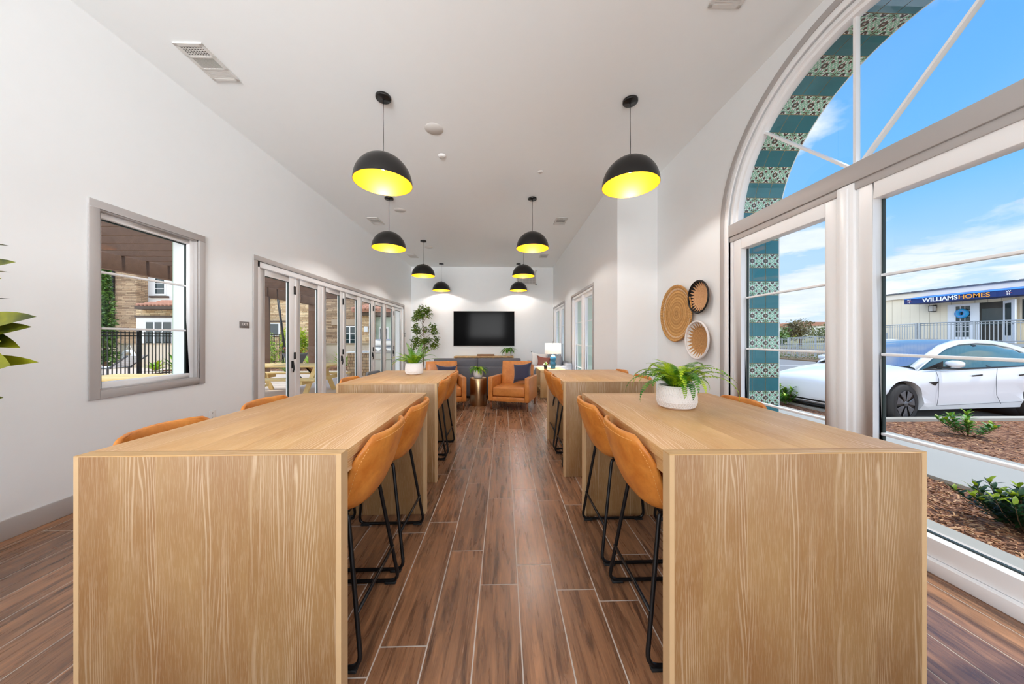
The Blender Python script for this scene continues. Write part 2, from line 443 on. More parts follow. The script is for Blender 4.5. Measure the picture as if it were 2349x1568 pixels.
def dup(o, loc, rz=0, label=None, group=None):
    c = copy_tree(o); c.location = loc; c.rotation_euler = (0, 0, rz)
    if label: c['label'] = label
    if group: c['group'] = group
    return c
def box(name, mat, x0, x1, y0, y1, z0, z1, parent=None, bevel=0): return MB().box(x0, x1, y0, y1, z0, z1).build(name, mat, parent, bevel=bevel)
def fillet(pts, r, n=5):
    pts = [Vector(p) for p in pts]; out = [pts[0]]
    for i in range(1, len(pts)-1):
        p = pts[i]; a = (pts[i-1]-p); b = (pts[i+1]-p); la, lb = a.length, b.length
        q = min(r, la*.45, lb*.45); A = p+a/la*q; B = p+b/lb*q
        for k in range(n+1):
            t = k/n; out.append(A*(1-t)**2+p*2*t*(1-t)+B*t*t)
    out.append(pts[-1]); return out
def arc(cy, cz, r, a0, a1, n): return [(cy+r*math.cos(a0+(a1-a0)*k/n), cz+r*math.sin(a0+(a1-a0)*k/n)) for k in range(n+1)]

# ------------------------------------------------------------------ camera
CAMH = 1.333; YAW = R(1.56)
cam = bpy.data.cameras.new('camera'); co = bpy.data.objects.new('camera', cam); COL.objects.link(co)
co.location = (0, 0, CAMH); co.rotation_euler = (R(90), 0, -YAW)
cam.sensor_width = 36; cam.lens = 36*715/2349; cam.shift_y = -8/2349; cam.clip_start = .05; cam.clip_end = 600
SC.camera = co

# ------------------------------------------------------------------ room shell
XL, XR, XF, YB, YN, ZC, YJ = -3.30, 2.44, 1.80, 11.25, -3.6, 3.91, 4.88
S = dict(kind='structure')
def floor():
    W, L, g = .2042, .9144, .003
    xs0 = .0775-W                      # grout line left of the aisle centre column
    offs = {-3: 2.156, -2: 2.276, -1: 1.965, 0: 1.691, 1: 1.833, 2: 1.646}
    rnd = random.Random(4); mb = MB(); uvs = []; tone = []
    mb.box(XL-.12, 3.0, YN, YB+.1, -.06, -.0012, 1); ns = len(mb.f)
    for c in range(-17, 14):
        x0 = xs0+c*W+.0; x1 = x0+W
        if x1 < XL or x0 > XR+.1: continue
        x0c, x1c = max(x0+g, XL), min(x1-g, XR+.1)
        off = offs.get(c, rnd.random()*L)
        k0 = int((YN-off)//L)-1
        for k in range(k0, k0+20):
            y0, y1 = max(off+k*L+g, YN), min(off+(k+1)*L-g, YB)
            if y1 <= y0: continue
            mb.add([(x0c, y0, 0), (x1c, y0, 0), (x1c, y1, 0), (x0c, y1, 0)], [(0, 1, 2, 3)], 0)
            U, V, q = rnd.random()*40, rnd.random()*40, 1 if rnd.random() < .5 else -1
            uvs.append([(U, V), (U+q*(x1c-x0c), V), (U+q*(x1c-x0c), V+y1-y0), (U, V+y1-y0)]); tone.append(rnd.random())
    o = mb.build('floor', ['plank_tile', 'grout'], fix=False); me = o.data
    ul = me.uv_layers.new(name='UVMap'); ta = me.attributes.new('tone', 'FLOAT', 'FACE')
    for i, p in enumerate(me.polygons):
        if i < ns: continue
        ta.data[i].value = tone[i-ns]
        for li, q in zip(p.loop_indices, uvs[i-ns]): ul.data[li].uv = q
    tag(o, **S)
floor()
tag(box('ceiling', 'ceiling_paint', XL-.5, 3.0, YN-.2, YB+.5, ZC, ZC+.25), **S)
# left wall with a window hole and a folding-door opening
W1 = (2.63, 3.46, .905, 2.39)          # inner edge of window_1 casing
D1 = (4.262, 10.38, 0, 2.375)
m = MB()
X0, X1 = XL-.26, XL
m.box(X0, X1, YN, -3.25, 0, ZC).box(X0, X1, -3.25, -.45, 3.2, ZC).box(X0, X1, -3.25, -.45, 0, .2).box(X0, X1, -.45, W1[0], 0, ZC).box(X0, X1, W1[0], W1[1], 0, W1[2]).box(X0, X1, W1[0], W1[1], W1[3], ZC)  # unseen rear gap added for the left fill lamp
m.box(X0, X1, W1[1], D1[0], 0, ZC).box(X0, X1, D1[0], D1[1], D1[3], ZC).box(X0, X1, D1[1], YB+.3, 0, ZC)
tag(m.build('wall_left', 'wall_paint'), **S)
tag(box('wall_back', 'wall_paint', XL-.26, 2.4, YB, YB+.25, 0, ZC), **S)
# wall behind the viewpoint with a wide unglazed gap added to let light in
m = MB(); m.box(XL-.26, -2.9, YN-.2, YN, 0, ZC).box(2.1, 2.99, YN-.2, YN, 0, ZC).box(-2.9, 2.1, YN-.2, YN, 3.6, ZC)
tag(m.build('wall_front', 'wall_paint'), **S)
# right wall, near part, with the arched opening that reaches the floor
AY, AZ, AR = 2.165, 2.545, 1.15
pts = [(-.45, 0), (AY-AR, 0)]+[(AY+AR*math.cos(PI-PI*k/48), AZ+AR*math.sin(PI-PI*k/48)) for k in range(49)]+[(AY+AR, 0), (YJ, 0), (YJ, ZC), (-.45, ZC)]
tag(MB().prism(pts, XR, 2.995).box(XR, 2.995, YN, -3.25, 0, ZC).box(XR, 2.995, -3.25, -.45, 3.2, ZC).box(XR, 2.995, -3.25, -.45, 0, .2).build('wall_right', 'wall_paint'), **S)  # unseen rear gap added for the right fill lamp
tag(box('wall_corner', 'wall_paint', XF, 2.995, YJ, YJ+.2, 0, ZC), **S)
WA, WB = (6.22, 8.15), (9.12, 11.05)
m = MB(); zt, zb = 2.39, .12
for a, b in ((YJ+.2, WA[0]), (WA[1], WB[0]), (WB[1], YB+.2)): m.box(XF, 2.32, a, b, 0, ZC)
for a, b in (WA, WB): m.box(XF, 2.32, a, b, zt, ZC).box(XF, 2.32, a, b, 0, zb)
tag(m.build('wall_far', 'wall_paint'), **S)
# baseboards
def bb(name, x0, x1, y0, y1): tag(box(name, 'taupe_trim', x0, x1, y0, y1, 0, .135, bevel=.003), **S)
bb('baseboard_left', XL, XL+.014, YN, D1[0]-.07); bb('baseboard_corner_left', XL, XL+.014, D1[1]+.07, YB)
bb('baseboard_back', XL, XF, YB-.014, YB); bb('baseboard_far', XF-.014, XF, YJ, YB)
bb('baseboard_corner', XF, XR, YJ-.014, YJ); bb('baseboard_right', XR-.014, XR, 3.42, YJ); bb('baseboard_near', XR-.014, XR, YN, AY-AR-.1)

def casing(parent, xw, d, y0, y1, z0, z1, w=.068, t=.016, legs=False):
    """flat casing on the room face of a wall; d=+1 when the room lies toward +x"""
    x0, x1 = (xw, xw+t) if d > 0 else (xw-t, xw)
    m = MB()
    m.box(x0, x1, y0-w, y1+w, z1, z1+w).box(x0, x1, y0-w, y0, z0-(0 if legs else w), z1).box(x0, x1, y1, y1+w, z0-(0 if legs else w), z1)
    if not legs: m.box(x0, x1, y0, y1, z0-w, z0)
    return m.build('casing', 'taupe_trim', parent, bevel=.002)
# window_1
w = thing('window_1', None, None, **S)
casing(w, XL, 1, *W1, w=.065)
m = MB()
xa, xb = XL-.10, XL-.04
y0, y1, z0, z1 = W1
m.box(xa, XL, y0, y0+.012, z0, z1).box(xa, XL, y1-.012, y1, z0, z1).box(xa, XL, y0, y1, z1-.012, z1).box(xa, XL+.004, y0, y1, z0, z0+.012)
m.build('jamb_liner', 'taupe_trim', w)
m = MB(); f = .05
m.box(xa-.02, xb, y0+.012, y0+f, z0+.012, z1-.012).box(xa-.02, xb, y1-f, y1-.012, z0+.012, z1-.012)
m.box(xa-.02, xb, y0+f, y1-f, z1-.055, z1-.012).box(xa-.02, xb, y0+f, y1-f, z0+.012, z0+.06)
m.build('frame', 'white_frame', w, bevel=.003)
box('glass', 'window_glass', xa+.005, xa+.011, y0+f, y1-f, z0+.06, z1-.055, w)
m = MB(); m.box(xa+.012, xa+.024, y1-f-.012, y1-f, z0+.06, z1-.055).box(xa+.012, xa+.024, y0+f, y1-f, z1-.067, z1-.055)
m.build('seal', 'seal_dark', w)
for zz in (1.892, 1.418): box('muntin', 'white_frame', xa-.004, xa+.026, y0+f, y1-f, zz-.009, zz+.009, w, .003)
# door_1: eight-leaf folding door
d = thing('door_1', None, None, **S)
casing(d, XL, 1, D1[0], D1[1], 0, D1[3], w=.068, legs=True)
m = MB(); xd0, xd1 = XL-.12, XL-.02
m.box(xd0, XL, D1[0], D1[0]+.055, 0, D1[3]).box(xd0, XL, D1[1]-.055, D1[1], 0, D1[3]).box(xd0, XL, D1[0], D1[1], D1[3]-.075, D1[3]).box(xd0, xd1, D1[0], D1[1], 0, .03)
m.build('frame', 'white_frame', d, bevel=.003)
y0 = D1[0]+.06; pw = (D1[1]-D1[0]-.12)/8
for i in range(8):
    a, b = y0+i*pw+.003, y0+(i+1)*pw-.003; zt_, s_ = D1[3]-.08, .125
    m = MB(); x0, x1 = XL-.085, XL-.035
    m.box(x0, x1, a, a+s_, .035, zt_).box(x0, x1, b-s_, b, .035, zt_).box(x0, x1, a+s_, b-s_, zt_-.085, zt_).box(x0, x1, a+s_, b-s_, .035, .18)
    p = m.build('door_leaf', 'white_frame', d, bevel=.003)
    box('glass', 'window_glass', x0+.02, x0+.026, a+s_, b-s_, .18, zt_-.085, p)
    m = MB(); m.box(x0+.027, x0+.045, b-s_-.012, b-s_, .18, zt_-.085).box(x0+.027, x0+.045, a+s_, b-s_, zt_-.095, zt_-.085)
    m.build('seal', 'seal_dark', p)
    if i % 2 == 0:
        for zz, hh in ((2.10, .13), (1.06, .11), (.30, .11)): box('hinge', 'black_metal', x1, x1+.014, b-.018, b+.016, zz-hh/2, zz+hh/2, p, .003)
        MB().tube(fillet([(x1+.02, b-.06, .97), (x1+.028, b-.055, .86), (x1+.02, b-.06, .80)], .02), [.008]+[.011]*6+[.008], 8).box(x1, x1+.018, b-.075, b-.045, .87, .98).build('handle', 'black_metal', p)
# window_2: arched
w = thing('window_2', None, None, **S)
xg = 2.535
def outline(r, dz=0): return [(AY-r, dz)]+[(AY+r*math.cos(PI-PI*k/48), AZ+r*math.sin(PI-PI*k/48)) for k in range(49)]+[(AY+r, dz)]
MB().ringprism(outline(1.262), outline(1.205), XR-.018, XR+.001, closed=False).build('casing', 'taupe_trim', w, bevel=.002)
m = MB()
m.ringprism(outline(1.205), outline(1.150), XR-.010, XR+.03, closed=False)
m.ringprism(outline(1.165), outline(1.115), XR+.02, XR+.06, closed=False)
m.ringprism(outline(1.149), outline(1.085), XR+.05, xg+.02, closed=False)
m.build('frame', 'white_frame', w, bevel=.003)
m = MB(); m.box(XR-.004, xg+.02, AY-1.15, AY+1.15, 2.425, 2.552).box(XR+.01, xg+.02, AY-1.15, AY+1.15, 2.37, 2.425)
m.build('transom', 'taupe_trim', w, bevel=.003)
m = MB(); m.box(XR+.0, xg+.02, AY-.055, AY+.055, 0, 2.42).box(XR-.012, XR+.01, AY-.022, AY+.03, 0, 2.40)
m.build('mullion', 'white_frame', w, bevel=.004)
box('sill', 'white_frame', XR-.012, xg+.02, AY-1.15, AY+1.15, 0, .075, w, .004)
for a, b in ((AY-1.10, AY-.055), (AY+.055, AY+1.10)):
    m = MB(); x0, x1 = XR+.02, xg+.015; s_ = .10
    sa, sb = (.10, .10)
    m.box(x0, x1, a, a+sa, .08, 2.37).box(x0, x1, b-sb, b, .08, 2.37).box(x0, x1, a+sa, b-sb, 2.262, 2.37).box(x0, x1, a+sa, b-sb, .08, .185)
    p = m.build('sash', 'white_frame', w, bevel=.004)
    box('glass', 'window_glass', xg-.003, xg+.003, a+sa, b-sb, .185, 2.262, p)
    m = MB(); m.box(x1-.03, x1-.012, b-sb-.008, b-sb, .185, 2.262).box(x1-.03, x1-.012, a+sa, b-sb, .185, .193); m.build('seal', 'seal_dark', p)
    for zz in (1.755, 1.226, .698): box('muntin', 'white_frame', xg-.022, xg+.012, a+sa, b-sb, zz-.009, zz+.009, p, .003)
arcg = [(AY+1.086*math.cos(PI*k/48), AZ+1.086*math.sin(PI*k/48)) for k in range(49)]
MB().prism(arcg, xg-.003, xg+.003).build('arch_glass', 'window_glass', w)
for a in (45, 90, 135):
    c_, s_ = math.cos(R(a)), math.sin(R(a))
    MB().beam((xg-.006, AY+.02*c_, AZ+.005), (xg-.006, AY+1.088*c_, AZ+1.088*s_), .018, .034, up=(1, 0, 0)).build('spoke', 'white_frame', w)
# far windows
for i, (a, b) in enumerate((WA, WB)):
    struct_r = tag(box('wall_exterior_reveal', 'ext_stucco', XF+.145, 2.34, b-.006, b+.002, zb, zt), kind='structure')
    w = thing('window_%d' % (3+i), None, None, **S)
    casing(w, XF, -1, a, b, zb, zt, w=.06)
    m = MB(); m.box(XF, XF+.14, a, a+.05, zb, zt).box(XF, XF+.14, b-.05, b, zb, zt).box(XF, XF+.14, a, b, zt-.05, zt).box(XF, XF+.14, a, b, zb, zb+.05)
    c = (a+b)/2; m.box(XF+.02, XF+.14, c-.06, c+.06, zb, zt); m.build('frame', 'white_frame', w, bevel=.003)
    for p0, p1 in ((a+.05, c-.06), (c+.06, b-.05)):
        m = MB(); x0, x1 = XF+.05, XF+.11
        m.box(x0, x1, p0, p0+.09, zb+.05, zt-.05).box(x0, x1, p1-.09, p1, zb+.05, zt-.05).box(x0, x1, p0+.09, p1-.09, zt-.13, zt-.05).box(x0, x1, p0+.09, p1-.09, zb+.05, zb+.14)
        p = m.build('sash', 'white_frame', w, bevel=.003)
        box('glass', 'window_glass', XF+.085, XF+.09, p0+.09, p1-.09, zb+.14, zt-.13, p)
        for zz in (1.73, 1.17, .62): box('muntin', 'white_frame', XF+.075, XF+.10, p0+.09, p1-.09, zz-.008, zz+.008, p)
# tiled reveal of the outer arch
TS = .1485
Q = ['gkbgggwwbkbw', '.gggggwwwbbk'.replace('.', 'k'), 'bgbbggggwkbb', 'ggbbgkggggkk', 'ggggwwwgggwg', 'ggkwwbbbwwwg', 'wgggwbbbbggg', 'wwgggbbbbggw', 'bwwggwbbwggg', 'kbkggwggwwgg'.replace('wwgg', 'gwgg'), 'bbbkwwgggGwg'.replace('G', 'g'), 'wkbkggggggww'.replace('ggggggww', 'gggwgggw')]
def cellcol(i, j):
    i = i if i < 12 else 23-i; j = j if j < 12 else 23-j
    a, b = min(i, j), max(i, j); return Q[a][b]
def tile_reveal():
    mats = ['t_mint', 't_white', 't_brown', 't_dark', 't_teal', 't_grout']; idx = dict(g=0, w=1, b=2, k=3)
    m = MB(); r = AR-.001
    # path length s measured upward along the far jamb from the floor, over the arch, down the near jamb
    def P(s, off=0):
        if s < AZ: return (AY+r-off, s)
        t = (s-AZ)/r
        if t < PI: return (AY+(r-off)*math.cos(t), AZ+(r-off)*math.sin(t))
        return (AY-r+off, AZ-(s-AZ-PI*r))
    tot = 2*AZ+PI*r; s0 = 2.249-16*TS; k = 0; gx = .0025
    x_in = 2.552
    # grout backing
    N = 90
    def bk(u, v): p = P(u*tot); return (x_in+v*.443, p[0], p[1])
    m.grid(bk, N, 2, 5, False)
    while s0+k*TS < tot:
        a, b = max(0, s0+k*TS), min(tot, s0+(k+1)*TS); pat = k % 2 == 1
        sa, sb = s0+k*TS, s0+(k+1)*TS; k += 1
        if b-a < .02: continue
        for c in range(3):
            x0, x1 = x_in+c*.1477+gx, x_in+(c+1)*.1477-gx
            if not pat:
                for q in range(3):
                    s1, s2 = max(a+gx, 0)+(b-a-2*gx)*q/3, a+gx+(b-a-2*gx)*(q+1)/3
                    p, p2 = P(s1, .003), P(s2, .003)
                    m.add([(x0, *p), (x1, *p), (x1, *p2), (x0, *p2)], [(0, 1, 2, 3)], 4)
            else:
                for i in range(24):
                    s1 = sa+gx+(TS-2*gx)*i/24; s2 = s1+(TS-2*gx)/24
                    if s1 < 0: continue
                    p, p2 = P(s1, .003), P(s2, .003); j = 0
                    while j < 24:
                        cc = cellcol(i, j); j2 = j
                        while j2 < 24 and cellcol(i, j2) == cc: j2 += 1
                        xa_, xb_ = x0+(x1-x0)*j/24, x0+(x1-x0)*j2/24
                        m.add([(xa_, *p), (xb_, *p), (xb_, *p2), (xa_, *p2)], [(0, 1, 2, 3)], idx[cc]); j = j2
    m.ringprism(outline(AR+.02), outline(AR-.004), 2.993, 3.003, mi=1, closed=False)
    o = m.build('trim_1', mats, fix=False); tag(o, **S)
tile_reveal()

# ------------------------------------------------------------------ bar tables
def bar_table(x0, x1, y0, y1, label):
    cx, cy = (x0+x1)/2, (y0+y1)/2; hx, hy = (x1-x0)/2, (y1-y0)/2; H = .914; T = .048
    t = thing('bar_table', label, 'table', (cx, cy, 0), group='four limed oak communal bar tables')
    MB().box(-hx, hx, -hy+T, hy-T, H-.042, H).build('tabletop', 'oak_y', t, bevel=.0015)
    for s in (-1, 1):
        ya, yb = (-hy, -hy+T) if s < 0 else (hy-T, hy)
        m = MB().box(-hx+.018, hx-.018, ya, yb, 0, H-.004)
        e = m.build('end_panel', 'oak_v_shaded', t, bevel=.001)
        for q in (-1, 1):
            xa, xb = (-hx, -hx+.018) if q < 0 else (hx-.018, hx)
            box('edge_strip', 'edge_strip', xa, xb, ya, yb, 0, H-.004, e)
        box('end_cap', 'oak_x', -hx, hx, ya, yb, H-.004, H, t)
    for s in (-1, 1):
        xa, xb = (-hx+.012, -hx+.034) if s < 0 else (hx-.034, hx-.012)
        box('apron', 'oak_y', xa, xb, -hy+T, hy-T, H-.098, H-.042, t)
    return t
bar_table(-1.530, -.591, 1.151, 2.432, 'long oak bar table at near left with nothing on its top')
bar_table(-1.536, -.618, 2.905, 4.118, 'oak bar table at left behind the near one with potted fern on top')
bar_table(.601, 1.567, 1.112, 2.372, 'long oak bar table at near right carrying the big fern')
bar_table(.583, 1.485, 2.992, 4.172, 'oak bar table at right behind the fern table with a bare top')

# ------------------------------------------------------------------ stools
def smooth(t): t = max(0, min(1, t)); return t*t*(3-2*t)
def shell_pt(u, v):
    """u in -1..1 across, v 0 = seat front .. 1 = top of back; chair faces +x"""
    P = [(.205, .605), (.185, .620), (.10, .612), (-.02, .590), (-.115, .586), (-.185, .615), (-.232, .690), (-.268, .785), (-.292, .872), (-.305, .935)]
    n = len(P)-1; f = v*n; i = min(int(f), n-1); t = f-i
    p0, p1, p2, p3 = (P[max(0, min(n, i+k))] for k in (-1, 0, 1, 2))
    def cr(a, b, c, d): return .5*((2*b)+(-a+c)*t+(2*a-5*b+4*c-d)*t*t+(-a+3*b-3*c+d)*t**3)
    x, z = cr(p0[0], p1[0], p2[0], p3[0]), cr(p0[1], p1[1], p2[1], p3[1])
    W = [(0, .185), (.3, .222), (.55, .236), (.8, .236), (1, .218)]
    for (a, wa), (b, wb) in zip(W, W[1:]):
        if a <= v <= b: hw = wa+(wb-wa)*smooth((v-a)/(b-a))
    c = .30                                    # rounded upper corners
    if v > .84: q = (v-.84)/.16; hw *= 1-c+c*math.sqrt(max(0, 1-q*q))
    if v < .10: q = (.10-v)/.10; hw *= 1-c+c*math.sqrt(max(0, 1-q*q))
    k = smooth((v-.35)/.4)                    # 0 seat, 1 back
    e = abs(u)**2.6
    x += .080*e*k*(1.0-.35*smooth((v-.75)/.25)); z += (.050+.045*smooth(v/.4))*e*(1-k)+.02*e*k*(1-smooth((v-.75)/.25))
    return Vector((x, u*hw, z-.010*abs(u)**2*smooth((v-.8)/.2)))
def vmap(t):                                  # finer rows towards both ends
    return .5-.5*math.cos(PI*t)*(.55+.45*abs(math.cos(PI*t))**2) if False else (t+.5*(.5-.5*math.cos(PI*t)))/1.5
def shell_side(sgn, half=.011):
    def f(a, b):
        u, v = math.sin((a*2-1)*PI/2)*.4+(a*2-1)*.6, vmap(b)
        p = shell_pt(u, v); d = 1e-3
        u0, u1, v0, v1 = max(-1, u-d), min(1, u+d), max(0, v-d), min(1, v+d)
        n = (shell_pt(u1, v)-shell_pt(u0, v)).cross(shell_pt(u, v1)-shell_pt(u, v0)) if .003 < v < .997 else (shell_pt(min(.9, u1), .99)-shell_pt(max(-.9, u0)-.02, .99)).cross(shell_pt(u*.9, .99)-shell_pt(u*.9, .98)) if v > .5 else Vector((0, 0, 1))
        if n.length < 1e-12: n = Vector((1, 0, .2))
        n.normalize()
        e = max(abs(u), abs(2*v-1)); h = half*(max(0, 1-e**26))**.5
        return p+n*h*sgn
    return f
def make_stool(label, mat='tan_leather', st='stitch'):
    t = thing('bar_stool', label, 'stool')
    m = MB(); m.grid(shell_side(1), 41, 61); m.grid(shell_side(-1), 41, 61)
    s = m.build('seat_shell', mat, t)
    bm = bmesh.new(); bm.from_mesh(s.data); bmesh.ops.remove_doubles(bm, verts=bm.verts, dist=2e-4); bmesh.ops.recalc_face_normals(bm, faces=bm.faces); bm.to_mesh(s.data); bm.free()
    # stitching dashes just inside the rim, on the outer side of the shell
    def outer(u, v):
        d = 2e-3; p = shell_pt(u, v)
        n = (shell_pt(u+d, v)-shell_pt(u-d, v)).cross(shell_pt(u, v+d)-shell_pt(u, v-d)).normalized()
        if n.dot(Vector((-1, 0, -.4))) < 0: n = -n
        return p+n*.0118
    for path in ([outer(-.91, i/60) for i in range(8, 56)], [outer(-.86+1.72*i/40, .945) for i in range(41)], [outer(.91, i/60) for i in range(8, 56)]):
        m = MB()
        for i in range(1, len(path)-1):
            p = path[i]; d = (path[i+1]-path[i-1]).normalized(); m.beam(p-d*.0035, p+d*.0035, .0018, .0018)
        m.build('stitching', st, t)
    # under-seat plate and sled legs
    MB().box(-.11, .13, -.15, .15, .562, .574).build('seat_plate', 'black_metal', t)
    for s_ in (-1, 1):
        pts = [(.10, s_*.145, .590), (.145, s_*.160, .590), (.225, s_*.226, .012), (-.235, s_*.226, .012), (-.150, s_*.160, .592), (-.105, s_*.145, .585)]
        MB().tube(fillet(pts, .055, 6), .0095, 10).build('leg', 'black_metal', t)
        for xx in (-.19, .18): box('foot_pad', 'rubber', xx-.03, xx+.03, s_*.226-.014, s_*.226+.014, 0, .012, t, .003)
    for sx, sl in ((-1, (-.235+.025, .226-.02)), (1, (.225-.027, .226-.02))):
        MB().tube([(sl[0], -sl[1], .215), (sl[0], sl[1], .215)], .008, 8).build('footrest', 'black_metal', t)
    return t
g = 'leather bar stools around the oak tables'
st0 = make_stool('tan leather bar stool nearest the viewer on the aisle side of the near left table')
st0.location = (-.806, 1.494, 0); st0.rotation_euler = (0, 0, PI); st0['group'] = g
for x, y, rz, lab in [
    (-.806, 2.030, PI, 'tan leather bar stool second along the aisle side of the near left table'),
    (-1.315, 1.500, 0, 'tan stool on wall side of near left table, nearer one, only its top showing'),
    (-1.315, 2.110, 0, 'tan stool on the wall side of near left table, farther one by the glass doors'),
    (-.862, 3.215, PI, 'tan leather bar stool nearer on the aisle side of the second left table'),
    (-.862, 3.800, PI, 'tan leather bar stool farther on the aisle side of the second left table, beside armchair'),
    (-1.320, 3.250, 0, 'tan bar stool behind near corner of the second left table on door side'),
    (.812, 1.467, 0, 'tan leather bar stool nearest the viewer on the aisle side of the fern table'),
    (.812, 2.050, 0, 'tan leather bar stool second along the aisle side of the fern table'),
    (1.325, 2.030, PI, 'tan stool on window side of the fern table, only its dark top edge showing'),
    (.830, 3.375, 0, 'tan leather bar stool nearer on the aisle side of the far right table'),
    (.830, 3.955, 0, 'tan leather bar stool farther on the aisle side of the far right table'),
    (1.245, 3.330, PI, 'tan stool on window side of far right table, nearer one behind the fern leaves'),
    (1.245, 3.930, PI, 'tan stool on window side of far right table, farther one peeking over the top')]:
    dup(st0, (x, y, 0), rz, lab, g)
leather('grey_stool', (84, 86, 90), (112, 114, 118))
gs = make_stool('grey leather bar stool on the door side of the second left table', 'grey_stool', 'light_grey_fabric')
gs.location = (-1.320, 3.83, 0); gs['group'] = g

# ------------------------------------------------------------------ pendants
def make_pendant(label):
    t = thing('pendant_lamp', label, 'pendant lamp', group='black and gold dome pendant lamps')
    rim, H, r = 2.985, .305, .297
    pr = [(r*math.cos(a), H*math.sin(a)) for a in [i*R(88)/22 for i in range(23)]]
    MB().lathe([(a, rim+b) for a, b in pr], n=56).build('lamp_shade', 'shade_black', t)
    MB().lathe([(a*.988, rim+b*.985-.0) for a, b in pr]+[(0, rim+H*.985)], n=56).build('gold_lining', 'shade_gold', t)
    MB().lathe([(0, rim+H+.012), (.022, rim+H+.010), (.026, rim+H-.002), (.018, rim+H-.03), (.018, rim+H-.09), (0, rim+H-.09)], n=20).build('socket', 'black_metal', t)
    MB().lathe([(0, rim+.145), (.02, rim+.152), (.028, rim+.175), (.022, rim+.20), (.014, rim+.22), (.014, rim+.235), (0, rim+.235)], n=20).build('bulb', 'bulb', t)
    MB().tube([(0, 0, rim+H), (.002, 0, rim+.45), (-.002, 0, rim+.7), (0, 0, ZC-.02)], .0032, 6).build('cord', 'black_metal', t)
    MB().lathe([(0, ZC-.034), (.012, ZC-.034), (.016, ZC-.028), (.074, ZC-.027), (.079, ZC-.022), (.079, ZC-.001), (0, ZC-.001)], n=36).build('canopy', 'shade_black', t)
    return t
PEND = [(-1.281, 3.36, 'nearest black dome pendant on the left, gold inside, largest of the left row'),
        (1.373, 3.34, 'nearest black dome pendant on the right, gold inside, closest to arched window'),
        (-2.100, 5.78, 'second dome pendant of the left row, just below the nearest one'),
        (.532, 5.72, 'second dome pendant of the right row, gold inside, hanging clear'),
        (-2.115, 8.29, 'third dome pendant of the left row, above the tall plant'),
        (.525, 8.25, 'third dome pendant of the right row, overlapping the wall grille'),
        (-2.140, 10.80, 'farthest dome pendant of the left row, above left edge of television'),
        (.519, 10.74, 'farthest dome pendant of the right row, lowest beside the wall grille')]
pen = make_pendant(PEND[0][2]); pen.location = (PEND[0][0], PEND[0][1], 0)
for x, y, lab in PEND[1:]: dup(pen, (x, y, 0), 0, lab)

# ------------------------------------------------------------------ ceiling fittings
def make_vent():
    t = thing('ceiling_vent', 'x', 'vent', group='ceiling air vents')
    m = MB(); a, b = .125, .20; fi = .028
    m.box(-a, -a+fi, -b, b, ZC-.012, ZC-.001).box(a-fi, a, -b, b, ZC-.012, ZC-.001)
    for y in (-b, -b+.128, -b+.256, b-fi): m.box(-a, a, y, y+(fi if y in (-b, b-fi) else .016), ZC-.012, ZC-.001)
    m.build('vent_frame', 'grille_white', t)
    box('duct', 'interior_dark', -a+.02, a-.02, -b+.02, b-.02, ZC-.003, ZC-.001, t)
    m = MB(); y0 = -b+fi
    for i in range(8): m.box(-a+fi+i*.0245, -a+fi+i*.0245+.006, y0, y0+.10, ZC-.011, ZC-.004)
    for i in range(6): m.box(-a+fi, a-fi, y0+.006+i*.017, y0+.011+i*.017, ZC-.009, ZC-.004)
    y0 = -b+.144
    for i in range(16): m.box(-a+fi+i*.0125, -a+fi+i*.0125+.0045, y0, y0+.112, ZC-.011, ZC-.004)
    y0 = -b+.272
    for i in range(7): m.box(-a+fi, a-fi, y0+i*.0145, y0+.0125+i*.0145, ZC-.010, ZC-.004)
    m.build('louvres', 'grille_white', t)
    return t
v0 = make_vent(); v0.location = (-2.757, 2.987, 0); v0['label'] = 'largest white ceiling vent, at upper left near the wall'
for x, y, lab in [(1.71, 2.18, 'white ceiling vent cut by the top edge of the photo at right'), (-2.80, 6.9, 'white ceiling vent left of the second left pendant'),
                  (1.25, 6.8, 'white ceiling vent right of the second right pendant'), (-2.83, 9.82, 'small far ceiling vent by the third left pendant'), (1.25, 9.7, 'small far ceiling vent at right near the far wall')]:
    dup(v0, (x, y, 0), 0, lab)
sp0 = MB().lathe([(0, ZC-.006), (.108, ZC-.006), (.113, ZC-.001)], n=40).build('ceiling_speaker', 'grille_white', loc=(-.855, 3.86, 0))
tag(sp0, 'round ceiling speaker nearest the viewer, largest disc', 'speaker', 'round ceiling speakers')
for x, y, lab in [(-2.085, 6.32, 'round ceiling speaker right of the second left pendant cord'), (-2.11, 8.87, 'smallest round ceiling speaker beside the third left pendant cord')]:
    c = sp0.copy(); COL.objects.link(c); c.location = (x, y, 0); c['label'] = lab
sd = thing('smoke_detector', 'small round white smoke detector on ceiling beyond the near speaker', 'smoke detector', (-.865, 4.42, 0))
MB().lathe([(0, ZC-.022), (.03, ZC-.022), (.05, ZC-.014), (.058, ZC-.001)], n=28).build('cover', 'white_plastic', sd)
MB().lathe([(.025, ZC-.025), (.03, ZC-.022)], n=20).build('test_button', 'grille_white', sd)
tag(MB().lathe([(0, ZC-.01), (.035, ZC-.009), (.042, ZC-.0002)], n=28).build('sprinkler_cover', 'white_plastic', loc=(.57, 4.80, 0)), 'small flat white sprinkler cover on ceiling between the right pendants', 'sprinkler')
